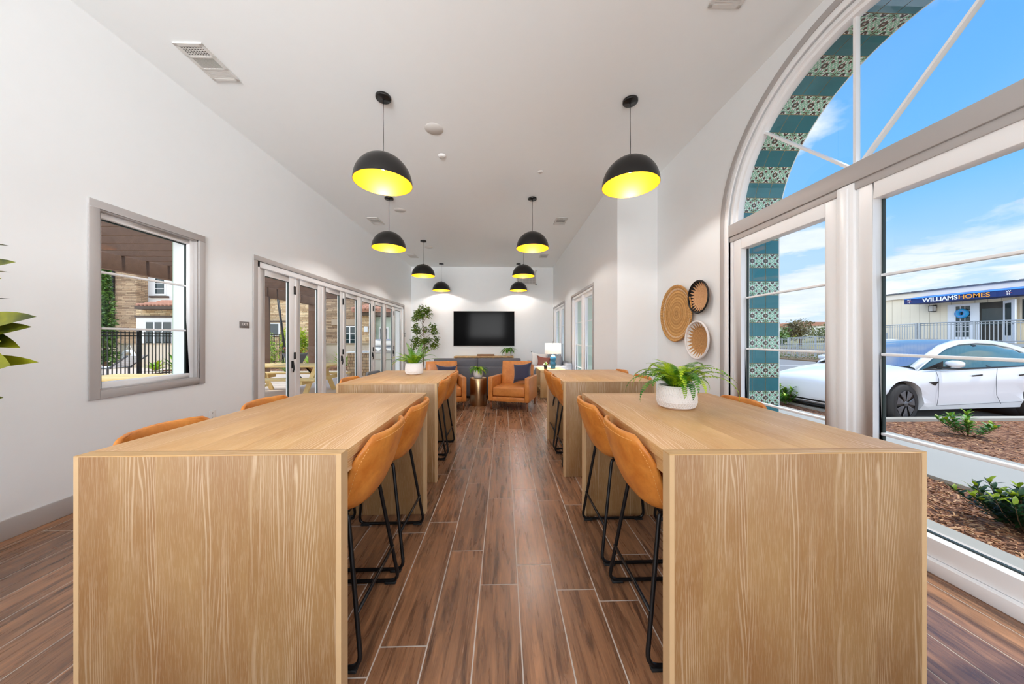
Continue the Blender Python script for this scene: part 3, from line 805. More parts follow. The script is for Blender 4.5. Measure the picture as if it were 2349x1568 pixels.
# wall grille
t = thing('wall_grille', 'white return air grille high on the far wall behind pendants', 'vent', (.815, YB, 3.54))
m = MB(); hw, hz = .375, .265
m.box(-hw, hw, -.016, -.001, hz-.035, hz).box(-hw, hw, -.016, -.001, -hz, -hz+.035).box(-hw, -hw+.035, -.016, -.001, -hz, hz).box(hw-.035, hw, -.016, -.001, -hz, hz)
m.build('grille_frame', 'white_plastic', t)
box('backing', 'exit_grey', -hw+.02, hw-.02, -.004, -.001, -hz+.02, hz-.02, t)
m = MB()
for i in range(5): x = -hw+.035+(i+1)*.113; m.box(x-.006, x+.006, -.014, -.004, -hz, hz)
for i in range(22): z = -hz+.045+i*.0205; m.box(-hw+.03, hw-.03, -.010, -.004, z, z+.013)
m.build('slats', 'grille_white', t)
# wall plates
def text_mesh(name, body, size, mat, parent=None, loc=(0, 0, 0), rot=(0, 0, 0), ext=.002, align='CENTER', sx=1.0, bold=0.0):
    cu = bpy.data.curves.new(name, 'FONT'); cu.body = body; cu.size = size; cu.extrude = ext; cu.align_x = align; cu.align_y = 'CENTER'; cu.offset = bold
    o = bpy.data.objects.new(name, cu); COL.objects.link(o)
    bpy.context.view_layer.update()
    me = bpy.data.meshes.new_from_object(o.evaluated_get(bpy.context.evaluated_depsgraph_get()))
    bpy.data.objects.remove(o); me.name = name
    o = bpy.data.objects.new(name, me); COL.objects.link(o); me.materials.clear(); me.materials.append(M[mat])
    o.parent = parent; o.location = loc; o.rotation_euler = rot; o.scale = (sx, 1, 1); return o
t = thing('exit_sign', 'small grey EXIT plate on left wall beside the folding doors', 'sign', (XL, 4.06, 1.507))
box('plate', 'exit_grey', .0005, .008, -.075, .075, -.040, .040, t, .002)
text_mesh('lettering', 'EXIT', .046, 'letter_white', t, (.0085, -.0, .006), (R(90), 0, R(90)), .001)
m = MB()
for i in range(4): m.box(.008, .0095, -.018+i*.009, -.014+i*.009, -.026, -.022)
m.build('braille', 'interior_dark', t)
t = thing('wall_outlet', 'white power outlet low on left wall above the table edge', 'outlet', (XL, 3.625, .462))
box('cover_plate', 'white_plastic', .0005, .006, -.036, .036, -.058, .058, t, .002)
for z in (-.025, .025):
    MB().box(.005, .0075, -.017, .017, z-.018, z+.018).box(.007, .0082, -.009, -.006, z-.002, z+.009, 1).box(.007, .0082, .006, .009, z-.002, z+.009, 1).build('receptacle', ['white_plastic', 'interior_dark'], t)
t = thing('wall_switch', 'tiny dark control plate on left wall at the far end of the doors', 'switch', (XL, 10.50, 1.45))
box('plate', 'black_metal', .0005, .01, -.035, .035, -.058, .058, t, .002); box('button', 'letter_white', .01, .014, -.012, .012, -.02, .02, t)

# ------------------------------------------------------------------ wall baskets
def bowl(name, label, c, r, depth, mat, rimmat, rimr=.008):
    t = thing(name, label, 'basket', c, group='woven baskets hung on the right wall')
    pr = [(r*math.sin(a*PI/2/12), -depth*math.cos(a*PI/2/12)**1.0) for a in range(13)]
    # opening faces -x (into the room); the bottom touches the wall at x=0 local
    prof = [(a, -depth-b) for a, b in pr]
    m = MB().lathe(prof, n=64, axis='x'); inner = [(a*.985, b-.006) for a, b in prof]
    m.lathe(inner, n=64, axis='x').build('basket_bowl', mat, t)
    MB().tube([(-depth, r*math.cos(TAU*k/64), r*math.sin(TAU*k/64)) for k in range(64)], rimr, 8, closed=True).build('rim', rimmat, t)
    return t
t = thing('woven_basket', 'largest flat golden straw basket hung on right wall', 'basket', (XR-.002, 4.285, 1.682), group='woven baskets hung on the right wall')
prof = [(0, -.028), (.12, -.026), (.25, -.022), (.33, -.03), (.375, -.05), (.389, -.052), (.389, -.04), (.34, -.018), (.2, -.004), (0, -.004)]
MB().lathe(prof, n=72, axis='x').build('basket_bowl', 'straw_big', t)
MB().tube([(-.047, .386*math.cos(TAU*k/72), .386*math.sin(TAU*k/72)) for k in range(72)], .010, 8, closed=True).build('rim', 'straw_big', t)
bowl('woven_basket', 'small round basket with black zigzag rim on right wall', (XR-.0005, 3.755, 1.843), .197, .060, 'straw_black', 'black_metal', .010)
bowl('woven_basket', 'round basket with white zigzag rim on right wall, lowest of three', (XR-.0005, 3.765, 1.315), .228, .072, 'straw_white', 'white_ceramic', .012)

# ------------------------------------------------------------------ plants
def frond(m, base, az, L, rise, droop, w, n=22, mi=0, twist=0., rnd=random):
    """arching fern frond with paired leaflets"""
    p = Vector(base); el = rise; pts = []; ds = []
    step = L/n
    for i in range(n+1):
        pts.append(p.copy()); d = Vector((math.cos(az)*math.cos(el), math.sin(az)*math.cos(el), math.sin(el)))
        ds.append(d); p = p+d*step; el -= droop/n*(.5+1.2*i/n); az += twist/n
    m.tube(pts, [.0018*(1-.7*i/n) for i in range(n+1)], 4, mi)
    for i in range(2, n+1):
        t = i/n; ln = w*math.sin(PI*min(1, (t*.92+.10)))**.75*(1-.25*t); d = ds[i]
        sd = d.cross(Vector((0, 0, 1))); sd.normalize(); up = sd.cross(d)
        for s in (-1, 1):
            q = sd*s*math.cos(.25)+d*.35-up*(.12+rnd.random()*.12); q.normalize()
            a = pts[i]; hw = step*.42
            tip = a+q*ln
            m.add([a-d*hw*.6, a+q*ln*.45-d*hw, tip, a+q*ln*.45+d*hw, a+d*hw*.6], [(0, 1, 2, 3, 4)], mi)
def fern_plant(name, label, loc, r, h, fr, potmat='white_ceramic', seed=1, spread=1., mats=('fern_green', 'fern_dark'), cat='plant', weave=True, prof=None):
    rnd = random.Random(seed); t = thing(name, label, cat, loc)
    p = prof or [(0, 0), (r*.72, 0), (r*.90, h*.10), (r*1.0, h*.32), (r*1.0, h*.52), (r*.92, h*.85), (r*.885, h), (r*.80, h), (r*.80, h*.86), (0, h*.84)]
    MB().lathe(p, n=48).build('pot', potmat, t)
    if weave:
        m = MB(); rows = 8
        for q in range(rows):
            z0, z1 = h*(.10+.85*q/rows), h*(.10+.85*(q+1)/rows)
            def rad(z):
                for (ra, za), (rb, zb_) in zip(p[1:7], p[2:8]):
                    if za <= z <= zb_ and zb_ > za: return ra+(rb-ra)*(z-za)/(zb_-za)
                return r*.9
            for k in range(44):
                a = TAU*(k+.5*(q % 2))/44; b = a+TAU/88
                for (aa, bb_) in ((a, b), (b+TAU/88, b)):
                    r0, r1 = rad(z0)+.0014, rad(z1)+.0014
                    m.beam((r0*math.cos(aa), r0*math.sin(aa), z0), (r1*math.cos(bb_), r1*math.sin(bb_), z1), .0034, .0030)
            rr = rad(z0)+.0008
            if q in (0, 2, 5): m.tube([(rr*math.cos(TAU*k/48), rr*math.sin(TAU*k/48), z0) for k in range(48)], .0024, 5, closed=True)
        m.build('woven_relief', potmat, t)
    MB().lathe([(r*.79, h*.90), (0, h*.92)], n=24).build('soil', 'soil', t)
    m = MB()
    for f in fr:
        az, L, rise, droop, w, mi = f[:6]
        b = (math.cos(az)*r*.35*rnd.random(), math.sin(az)*r*.35*rnd.random(), h*.88)
        frond(m, b, az, L*spread, rise, droop, w, 24, mi, rnd.uniform(-.5, .5), rnd)
    m.build('foliage', list(mats), t, fix=False)
    return t
rnd = random.Random(11)
fr = []
for i in range(26):
    az = TAU*i/26+rnd.uniform(-.15, .15); L = rnd.uniform(.20, .32)
    fr.append((az, L*1.12, rnd.uniform(.95, 1.35), rnd.uniform(1.9, 2.9), rnd.uniform(.038, .050), 0 if rnd.random() < .7 else 1))
for i in range(16):
    az = TAU*i/16+rnd.uniform(-.2, .2); fr.append((az, rnd.uniform(.18, .27), rnd.uniform(1.2, 1.5), rnd.uniform(.9, 2.0), .044, 0 if i % 3 else 1))
fr += [(0.15, .40, .75, 1.7, .034, 0), (-.55, .40, .8, 2.5, .034, 0), (PI-.1, .37, .8, 2.3, .036, 1), (PI+.5, .36, .7, 2.3, .036, 1), (-PI/2, .27, .9, 2.9, .036, 1), (-1.9, .25, .9, 3.0, .034, 0)]
fern_plant('potted_fern', 'large green fern in white woven pot on the near right table', (1.052, 1.87, .914), .110, .137, fr, seed=3)
fr = []
for i in range(24):
    az = TAU*i/24+rnd.uniform(-.15, .15)
    fr.append((az, rnd.uniform(.20, .32), rnd.uniform(.5, 1.3), rnd.uniform(.8, 2.0), rnd.uniform(.040, .055), 1 if rnd.random() < .55 else 0))
fr += [(0.2, .34, .5, .9, .04, 1), (PI+.1, .34, .5, .9, .04, 1), (2.2, .33, 1.1, .5, .045, 1), (1.2, .30, 1.2, .4, .045, 1), (.5, .32, .9, .6, .04, 0)]
fern_plant('potted_fern', 'fern in white dimpled pot on the second left table', (-1.048, 3.69, .914), .101, .133, fr, seed=5)

def strap_leaf(m, base, az, L, rise, droop, w, mi=0, n=9, fold=.2, roll=0.):
    p = Vector(base); el = rise; vs = []
    for i in range(n+1):
        t = i/n; d = Vector((math.cos(az)*math.cos(el), math.sin(az)*math.cos(el), math.sin(el)))
        sd = Vector((-math.sin(az), math.cos(az), 0)); up = d.cross(sd)
        sd, up = sd*math.cos(roll)+up*math.sin(roll), up*math.cos(roll)-sd*math.sin(roll)
        ww = w*math.sin(PI*min(1, .12+t*.88))**.8 if i < n else .0005
        vs += [p+sd*ww+up*-ww*fold*-1, p, p-sd*ww+up*ww*fold]
        p = p+d*L/n; el -= droop/n
    fs = []
    for i in range(n): b = i*3; fs += [(b, b+1, b+4, b+3), (b+1, b+2, b+5, b+4)]
    m.add(vs, fs, mi, True)

# broad strappy fern on drum table
t = thing('potted_fern', 'drooping green fern in grey-white pot on the brass drum table', 'plant', (-.508, 6.26, .545))
MB().lathe([(0, 0), (.075, 0), (.09, .06), (.092, .11), (.082, .152), (.072, .152), (.07, .135), (0, .13)], n=36).build('pot', 'white_ceramic', t)
m = MB(); r2 = random.Random(8)
for i in range(46):
    az = r2.uniform(0, TAU)
    strap_leaf(m, (0, 0, .14), az, r2.uniform(.20, .30), r2.uniform(.7, 1.4), r2.uniform(2.2, 3.2), r2.uniform(.012, .022), i % 2, 10)
m.build('foliage', ['fern_green', 'fern_dark'], t, fix=False)
# plant on media console
t = thing('potted_fern', 'green leafy plant in white pot on the console below the television', 'plant', (.17, 10.93, .722))
MB().lathe([(0, 0), (.09, 0), (.115, .12), (.12, .17), (.11, .17), (0, .15)], n=32).build('pot', 'white_ceramic', t)
m = MB()
for i in range(44):
    az = r2.uniform(0, TAU); strap_leaf(m, (0, 0, .15), az, r2.uniform(.28, .42), r2.uniform(.6, 1.35), r2.uniform(1.8, 2.8), r2.uniform(.018, .03), 0, 9)
m.build('foliage', ['fern_dark'], t, fix=False)
# small succulent on end table
t = thing('succulent', 'small spiky plant in black pot on the oak end table', 'plant', (.975, 7.20, .606))
MB().lathe([(0, 0), (.036, 0), (.04, .10), (.034, .10), (0, .09)], n=24).build('pot', 'black_ceramic', t)
m = MB()
for i in range(18):
    strap_leaf(m, (0, 0, .09), i*2.4, r2.uniform(.08, .13), r2.uniform(.3, 1.4), .4, .014, i % 2, 6)
m.build('foliage', ['agave', 'white_linen'], t, fix=False)

def leafblob(m, c, n, rx, ry, rz, size, rnd, mi=(0,), shell=.35, flat=.0):
    for _ in range(n):
        while True:
            v = Vector((rnd.uniform(-1, 1), rnd.uniform(-1, 1), rnd.uniform(-1, 1)))
            if shell <= v.length <= 1: break
        p = Vector((c[0]+v.x*rx, c[1]+v.y*ry, c[2]+v.z*rz)); s = size*rnd.uniform(.6, 1.3)
        a, b = rnd.uniform(0, TAU), rnd.uniform(-.9, .9)
        d = Vector((math.cos(a)*math.cos(b), math.sin(a)*math.cos(b), math.sin(b)))
        u = d.cross(Vector((rnd.uniform(-1, 1), rnd.uniform(-1, 1), 1.2))).normalized()
        m.add([p, p+d*s*.45+u*s*.26, p+d*s, p+d*s*.45-u*s*.26], [(0, 1, 2, 3)], rnd.choice(mi))
# tall tree in the far left corner
t = thing('ficus_tree', 'tall leafy indoor tree in far left corner behind the fern', 'tree', (-2.50, 9.75, 0))
MB().lathe([(0, 0), (.17, 0), (.22, .2), (.21, .38), (.19, .38), (0, .34)], n=28).build('planter', 'straw_big', t)
m = MB(); tr = [(0, 0, .3), (.02, 0, .8), (.05, .02, 1.2), (.0, .02, 1.7), (-.04, 0, 2.15)]
m.tube(tr, [.02, .017, .014, .01, .005], 7)
r3 = random.Random(21); ends = []
for i in range(26):
    z = r3.uniform(.75, 2.15); a = r3.uniform(0, TAU); L = r3.uniform(.12, .36)*(1.25-.45*(z/2.2)); b = (.02, .01, z)
    e = (b[0]+math.cos(a)*L, b[1]+math.sin(a)*L, z+r3.uniform(.10, .28)); m.tube([b, ((b[0]+e[0])/2, (b[1]+e[1])/2, (z+e[2])/2+.02), e], [.006, .004, .002], 5); ends.append(e)
m.build('trunk', 'bark', t)
m = MB()
for e in ends: leafblob(m, e, 85, .125, .125, .10, .075, r3, (0,), 0.)
leafblob(m, (-.04, 0, 2.22), 170, .10, .10, .20, .06, r3, (0,), 0.)
leafblob(m, (-.03, 0, 2.05), 150, .15, .15, .15, .06, r3, (0,), 0.)
m.build('foliage', 'ficus_leaf', t, fix=False)
# rubber plant cut by left edge of the photo
t = thing('rubber_plant', 'dark green and rust leaved rubber plant at left edge of the photo', 'plant', (-2.86, 1.62, 0))
MB().lathe([(0, 0), (.15, 0), (.19, .3), (.18, .32), (.16, .32), (.15, .28), (0, .27)], n=32).build('pot', 'white_ceramic', t)
MB().tube([(0, 0, .25), (.01, .01, .8), (.0, 0, 1.3), (.02, 0, 1.8)], [.014, .012, .010, .006], 8).build('stem', 'bark', t)
m = MB(); r4 = random.Random(2)
for z, L, ri, w, az in [(1.72, .36, .3, .030, .05), (1.64, .30, .45, .045, .1), (1.445, .475, .3, .040, .0), (1.395, .40, .3, .036, .1), (1.32, .34, .15, .046, -.05), (1.285, .31, -.2, .040, .2),
                       (1.20, .35, .08, .075, .0), (1.21, .37, .15, .030, .2), (1.09, .29, .3, .040, .0), (1.035, .29, .3, .032, .1), (.895, .27, .1, .022, .0)]:
    strap_leaf(m, (0, 0, z-L*1.18*math.sin(ri)), az, L*1.18, ri+.25, .55, w*1.35, 0, 12, .25, 1.25)
for i in range(22): strap_leaf(m, (0, 0, .7+i*.05), 1.2+i*2.1 if math.cos(1.2+i*2.1) < .3 else 2.8, .26, .7, .6, .05, 0, 8, .25)
m.build('foliage', 'rubber_leaf', t, fix=False)

# ------------------------------------------------------------------ lounge furniture
def cushion(name, mat, w, h, d, parent=None, loc=None, rot=None, puff=.35, pinch=.0, n=16):
    """soft box / pillow: w along x, h along z, d along y"""
    def pt(u, v):
        pass
    m = MB()
    def face(sgn):
        def fn(a, b):
            x, z = a*2-1, b*2-1
            edge = (1-x**4)*(1-z**4)
            k = 1-pinch*(1-abs(x)**2)*abs(z)**3*.5; kk = 1-pinch*(1-abs(z)**2)*abs(x)**3*.5
            return (x*w/2*kk, sgn*d/2*((1-puff)+puff*max(edge, 0)**.5) if pinch == 0 else sgn*d/2*(max(edge, 0)**.6), z*h/2*k)
        return fn
    m.grid(face(-1), n, n); m.grid(face(1), n, n)
    if pinch == 0:
        N = n; b = 0
        ring = [i*N for i in range(N)]+[(N-1)*N+j for j in range(1, N)]+[i*N+N-1 for i in range(N-2, -1, -1)]+[j for j in range(N-2, 0, -1)]
        L = len(ring); off = N*N
        m.add([], [], 0)
        for i in range(L): m.f.append((ring[i], ring[(i+1) % L], off+ring[(i+1) % L], off+ring[i])); m.mi.append(0); m.sm.append(True)
    o = m.build(name, mat, parent, loc, rot)
    me = o.data; bm = bmesh.new(); bm.from_mesh(me); bmesh.ops.remove_doubles(bm, verts=bm.verts, dist=1e-4); bmesh.ops.recalc_face_normals(bm, faces=bm.faces)
    if pinch == 0:
        es = [e for e in bm.edges if len(e.link_faces) == 2 and e.calc_face_angle(0) > .9]
        bmesh.ops.bevel(bm, geom=es, offset=min(d, w, h)*.12, segments=3, profile=.5, affect='EDGES')
        for f in bm.faces: f.smooth = True
    bm.to_mesh(me); bm.free(); return o
def armchair(loc, rz, label):
    """front faces local -y"""
    t = thing('armchair', label, 'armchair', loc, rz, 'tan leather armchairs'); LM = 'armchair_leather'
    W, D = .79, .80; z0 = .165
    for s in (-1, 1):
        xa, xb = (-W/2, -W/2+.085) if s < 0 else (W/2-.085, W/2)
        pts = [(-D/2, z0), (D/2-.05, z0), (D/2-.05, .60), (-D/2, .615)]
        MB().prism(pts, xa, xb).build('armrest', LM, t, bevel=.015, seg=3)
    MB().box(-W/2+.085, W/2-.085, -D/2+.01, D/2-.08, z0, .25).build('base_rail', LM, t, bevel=.006)
    m = MB(); m.prism([(D/2-.17, .25), (D/2-.05, z0), (D/2+.02, .80), (D/2-.05, .80)], -W/2+.086, W/2-.086)
    m.build('back_frame', LM, t, bevel=.015, seg=3)
    cushion('seat_cushion', LM, W-.175, D-.20, .185, t, (0, -.085, .345), (R(90), 0, 0), .14)
    cushion('back_cushion', LM, W-.18, .50, .15, t, (0, D/2-.17, .625), (R(-9), 0, 0), .25)
    for sx in (-1, 1):
        for sy in (-1, 1):
            x, y = sx*(W/2-.045), sy*(D/2-.06)
            MB().lathe([(0, 0), (.011, 0), (.021, z0), (0, z0)], (x, y if sy < 0 else y-.02, 0), 16).build('leg', 'walnut_leg', t)
    return t
a1 = armchair((.205, 6.115, 0), R(-17.5), 'tan leather armchair right of the brass drum table with navy pillow')
a2 = armchair((-1.175, 6.075, 0), R(16), 'tan leather armchair left of the brass drum table, partly behind the second left table')
tag(cushion('throw_pillow', 'navy_velvet', .44, .42, .15, None, (.375, 6.185, .655), (R(-14), R(-7), R(-30)), .3, .55), 'navy velvet pillow leaning on the right armchair', 'pillow', 'navy pillows')
tag(cushion('throw_pillow', 'navy_velvet', .44, .38, .15, None, (-1.13, 6.18, .635), (R(-16), R(4), R(16)), .3, .55), 'navy velvet pillow on the left armchair behind the table', 'pillow', 'navy pillows')
# brass drum
t = thing('drum_table', 'round hammered brass drum table between the two armchairs', 'side table', (-.505, 6.30, 0))
MB().lathe([(0, 0), (.168, 0), (.17, .004), (.17, .538), (.166, .545), (.160, .545)], n=56).build('drum', 'brass', t)
MB().lathe([(.160, .545), (.155, .540), (0, .540)], n=56).build('tabletop', 'brass', t)
# sofa seen from behind
t = thing('sofa', 'dark grey fabric sofa seen from behind the armchairs', 'sofa', (-.60, 7.45, 0))
x0, x1 = -1.14, 1.13
box('back_frame', 'grey_fabric', x0, x1, -.50, -.32, .05, .70, t, .02)
for a, b in ((x0, x0+.17), (x1-.17, x1)): box('armrest', 'grey_fabric', a, b, -.32, .45, .05, .62, t, .03)
box('seat_base', 'grey_fabric', x0+.17, x1-.17, -.32, .43, .05, .30, t, .02)
for a in (-.49, .50):
    cushion('seat_cushion', 'grey_fabric', .96, .70, .16, t, (a, .08, .38), (R(90), 0, 0), .2)
    cushion('back_cushion', 'grey_fabric', .99, .48, .20, t, (a+.0, -.235, .635), (R(6), 0, 0), .35)
for a in (x0+.06, x1-.06):
    for b in (-.45, .40): MB().lathe([(0, 0), (.02, 0), (.025, .06), (0, .06)], (a, b, 0), 12).build('leg', 'walnut_leg', t)
# second sofa along the right wall
t = thing('sofa', 'grey sofa against right wall behind the oak end table, carrying pillows', 'sofa', (1.22, 9.0, 0))
for y in (-.98, .98): box('armrest', 'light_grey_fabric', -.47, .42, y-.10, y+.10, .05, .63, t, .04)
box('back_frame', 'light_grey_fabric', .36, .54, -1.08, 1.08, .05, .70, t, .04)
box('seat_base', 'light_grey_fabric', -.46, .36, -.88, .88, .05, .30, t, .02)
for y in (-.44, .44):
    cushion('seat_cushion', 'light_grey_fabric', .86, .80, .16, t, (-.06, y, .38), (R(90), 0, R(90)), .2)
    cushion('back_cushion', 'light_grey_fabric', .86, .50, .22, t, (.24, y, .66), (R(-8), 0, R(-90)), .35, .3)
for x in (-.40, .46):
    for y in (-1.0, 1.0): MB().lathe([(0, 0), (.02, 0), (.025, .06), (0, .06)], (x, y, 0), 12).build('leg', 'walnut_leg', t)
tag(cushion('throw_pillow', 'white_linen', .52, .50, .16, None, (1.00, 8.75, .71), (R(-14), R(5), R(-8)), .3, .5), 'large white pillow on the right sofa', 'pillow')
tag(cushion('throw_pillow', 'rust_leather', .42, .40, .14, None, (1.10, 8.55, .66), (R(-16), R(7), R(-5)), .3, .5), 'rust brown leather pillow in front of the white pillow', 'pillow')
# end table with lamp
t = thing('end_table', 'light oak open end table between right armchair and far right bar table', 'side table', (1.14, 7.47, 0))
box('tabletop', 'oak_light_y', -.31, .31, -.47, .47, .560, .605, t, .003)
for y in (-.47, .43): box('end_panel', 'oak_light_v', -.31, .31, y, y+.04, 0, .560, t, .002)
box('shelf', 'oak_light_y', -.29, .29, -.43, .43, .12, .15, t)
t = thing('table_lamp', 'white drum shade lamp with blue glass base on the oak end table', 'lamp', (1.195, 7.50, .606))
MB().lathe([(0, 0), (.06, 0), (.062, .02), (.055, .04), (.07, .09), (.07, .14), (.05, .175), (.07, .215), (.07, .27), (.05, .31), (.03, .325), (0, .325)], n=36).build('base', 'blue_glass', t)
MB().tube([(0, 0, .32), (0, 0, .65)], .006, 8).tube([(0, 0, .64), (0, 0, .66)], .012, 8).build('stem', 'chrome', t)
MB().lathe([(.192, .365), (.195, .362), (.195, .615), (.192, .612)], n=48).lathe([(.192, .365), (.192, .612)], n=48).lathe([(0, .606), (.192, .606)], n=48).build('lamp_shade', 'lamp_shade', t)
# media console
t = thing('media_console', 'long light oak console under the television', 'console', (-.68, 10.98, 0))
box('tabletop', 'oak_light_y', -1.03, 1.03, -.22, .24, .675, .72, t, .003)
for x in (-1.03, .985): box('side_panel', 'oak_light_v', x, x+.045, -.22, .24, 0, .675, t, .002)
box('back_panel', 'taupe_trim', -.985, .985, .21, .235, .06, .675, t)
for x in (-.35, .31): box('divider', 'oak_light_v', x, x+.03, -.20, .21, .06, .675, t)
for z in (.06, .36): box('shelf', 'oak_light_y', -.985, .985, -.20, .21, z, z+.03, t)
t = thing('wooden_box', 'small flat brown wooden box lying on the media console', 'box', (-.62, 10.95, .7205))
box('box_body', 'book_brown', -.29, .29, -.12, .12, 0, .05, t, .004); box('lid', 'book_brown', -.295, .295, -.125, .125, .05, .062, t, .003)
# television
t = thing('television', 'large flat black television mounted on the far wall', 'television', (-.697, YB, 1.690))
box('bezel', 'tv_bezel', -1.10, 1.10, -.055, -.02, -.630, .630, t, .004); box('mount', 'black_metal', -.4, .4, -.02, -.001, -.3, .3, t)
box('screen', 'screen', -1.085, 1.085, -.058, -.054, -.615, .615, t)

# ------------------------------------------------------------------ right exterior
ZP = -.125
def struct_box(name, mat, *a): return tag(box(name, mat, *a), kind='structure')
struct_box('ground_strip', 'concrete', 2.58, 3.19, -8, 11.5, -.30, -.022)
struct_box('ground_bed_inner', 'mulch', 3.19, 4.23, -8, 3.1, -.30, -.055)
struct_box('ground_path', 'concrete', 4.23, 5.60, -8, 40, -.30, -.020)
struct_box('ground_path_far', 'concrete', 3.19, 4.23, 3.1, 40, -.30, -.020)
m = MB(); m.box(5.60, 6.0, -8, 40, -.30, -.045).box(6.0, 60, -8, 4.98, -.30, -.045); tag(m.build('ground_bed_outer', 'mulch'), kind='structure')
m = MB(); m.box(6.0, 6.14, 5.12, 40, -.30, -.0).box(6.0, 60, 4.98, 5.12, -.30, -.0); tag(m.build('ground_curb', 'concrete'), kind='structure')
struct_box('ground_asphalt', 'asphalt', 6.14, 19.5, 5.12, 60, -.35, ZP)
struct_box('ground_dirt', 'dirt', 19.5, 90, 5.12, 90, -.40, -.05)
tag(MB().beam((13.2, 16.0, ZP+.004), (17.5, 16.5, ZP+.004), .12, .006).build('parking_stripe', 'white_line'), 'white painted stripe on the asphalt beyond the car bonnet', 'road marking')
# mulch chips give relief near the window
m = MB(); r5 = random.Random(9)
for _ in range(2600):
    if r5.random() < .72: x, y, z = r5.uniform(3.2, 4.22), r5.uniform(.9, 3.08), -.05
    else: x, y, z = r5.uniform(5.62, 8.4), r5.uniform(2.6, 4.95), -.04
    a = r5.uniform(0, PI); L = r5.uniform(.015, .05)
    m.obox((x, y, z), (L, L*.25, .006), Matrix.Rotation(a, 3, 'Z') @ Matrix.Rotation(r5.uniform(-.5, .5), 3, 'Y'), r5.randrange(3))
simple('chip_a', (168, 116, 80), .9, var=.2); simple('chip_b', (112, 72, 48), .9, var=.2); simple('chip_c', (206, 160, 118), .9, var=.15)
tag(m.build('mulch_chips', ['chip_a', 'chip_b', 'chip_c']), 'loose brown wood chips scattered over the planting beds', 'mulch', kind='stuff')
def whorl_bush(name, label, loc, n, rx, ry, hz, leaf, seed, lean=0, mats=('bush_dark', 'bush_tip')):
    rnd = random.Random(seed); t = thing(name, label, 'shrub', loc); m = MB(); sm = MB()
    for _ in range(n):
        a = rnd.uniform(0, TAU); q = math.sqrt(rnd.random()); tx, ty = q*rx*math.cos(a), q*ry*math.sin(a); tz = hz*rnd.uniform(.55, 1)*(1-.35*q*q)
        sm.tube([(tx*.15, ty*.15, 0), (tx*.7, ty*.7, tz*.5), (tx, ty, tz)], [.004, .003, .002], 5)
        for k in range(26):
            f = k/26; z = tz*(.25+.75*f); c = .35+.65*f; az = k*2.4+a
            strap_leaf(m, (tx*c, ty*c, z), az, leaf*rnd.uniform(.7, 1.1), .15+f*.8, .5, leaf*.17, 1 if (k > 21 and rnd.random() < .55) else 0, 4, .2)
    sm.build('stems', 'bark', t); m.build('foliage', list(mats), t, fix=False); return t
whorl_bush('shrub', 'dark glossy leaved shrub in mulch just outside the arched window', (3.72, 2.12, -.05), 30, .24, .36, .38, .075, 5)
whorl_bush('shrub', 'small low green shrub in the mulch before the car', (6.55, 4.22, -.045), 9, .32, .25, .34, .10, 6, mats=('fern_dark', 'bush_tip'))
whorl_bush('shrub', 'small green shrub at the foot of the tiled pier by the car nose', (5.86, 6.35, -.045), 9, .24, .22, .50, .11, 7, mats=('fern_dark', 'fern_green'))

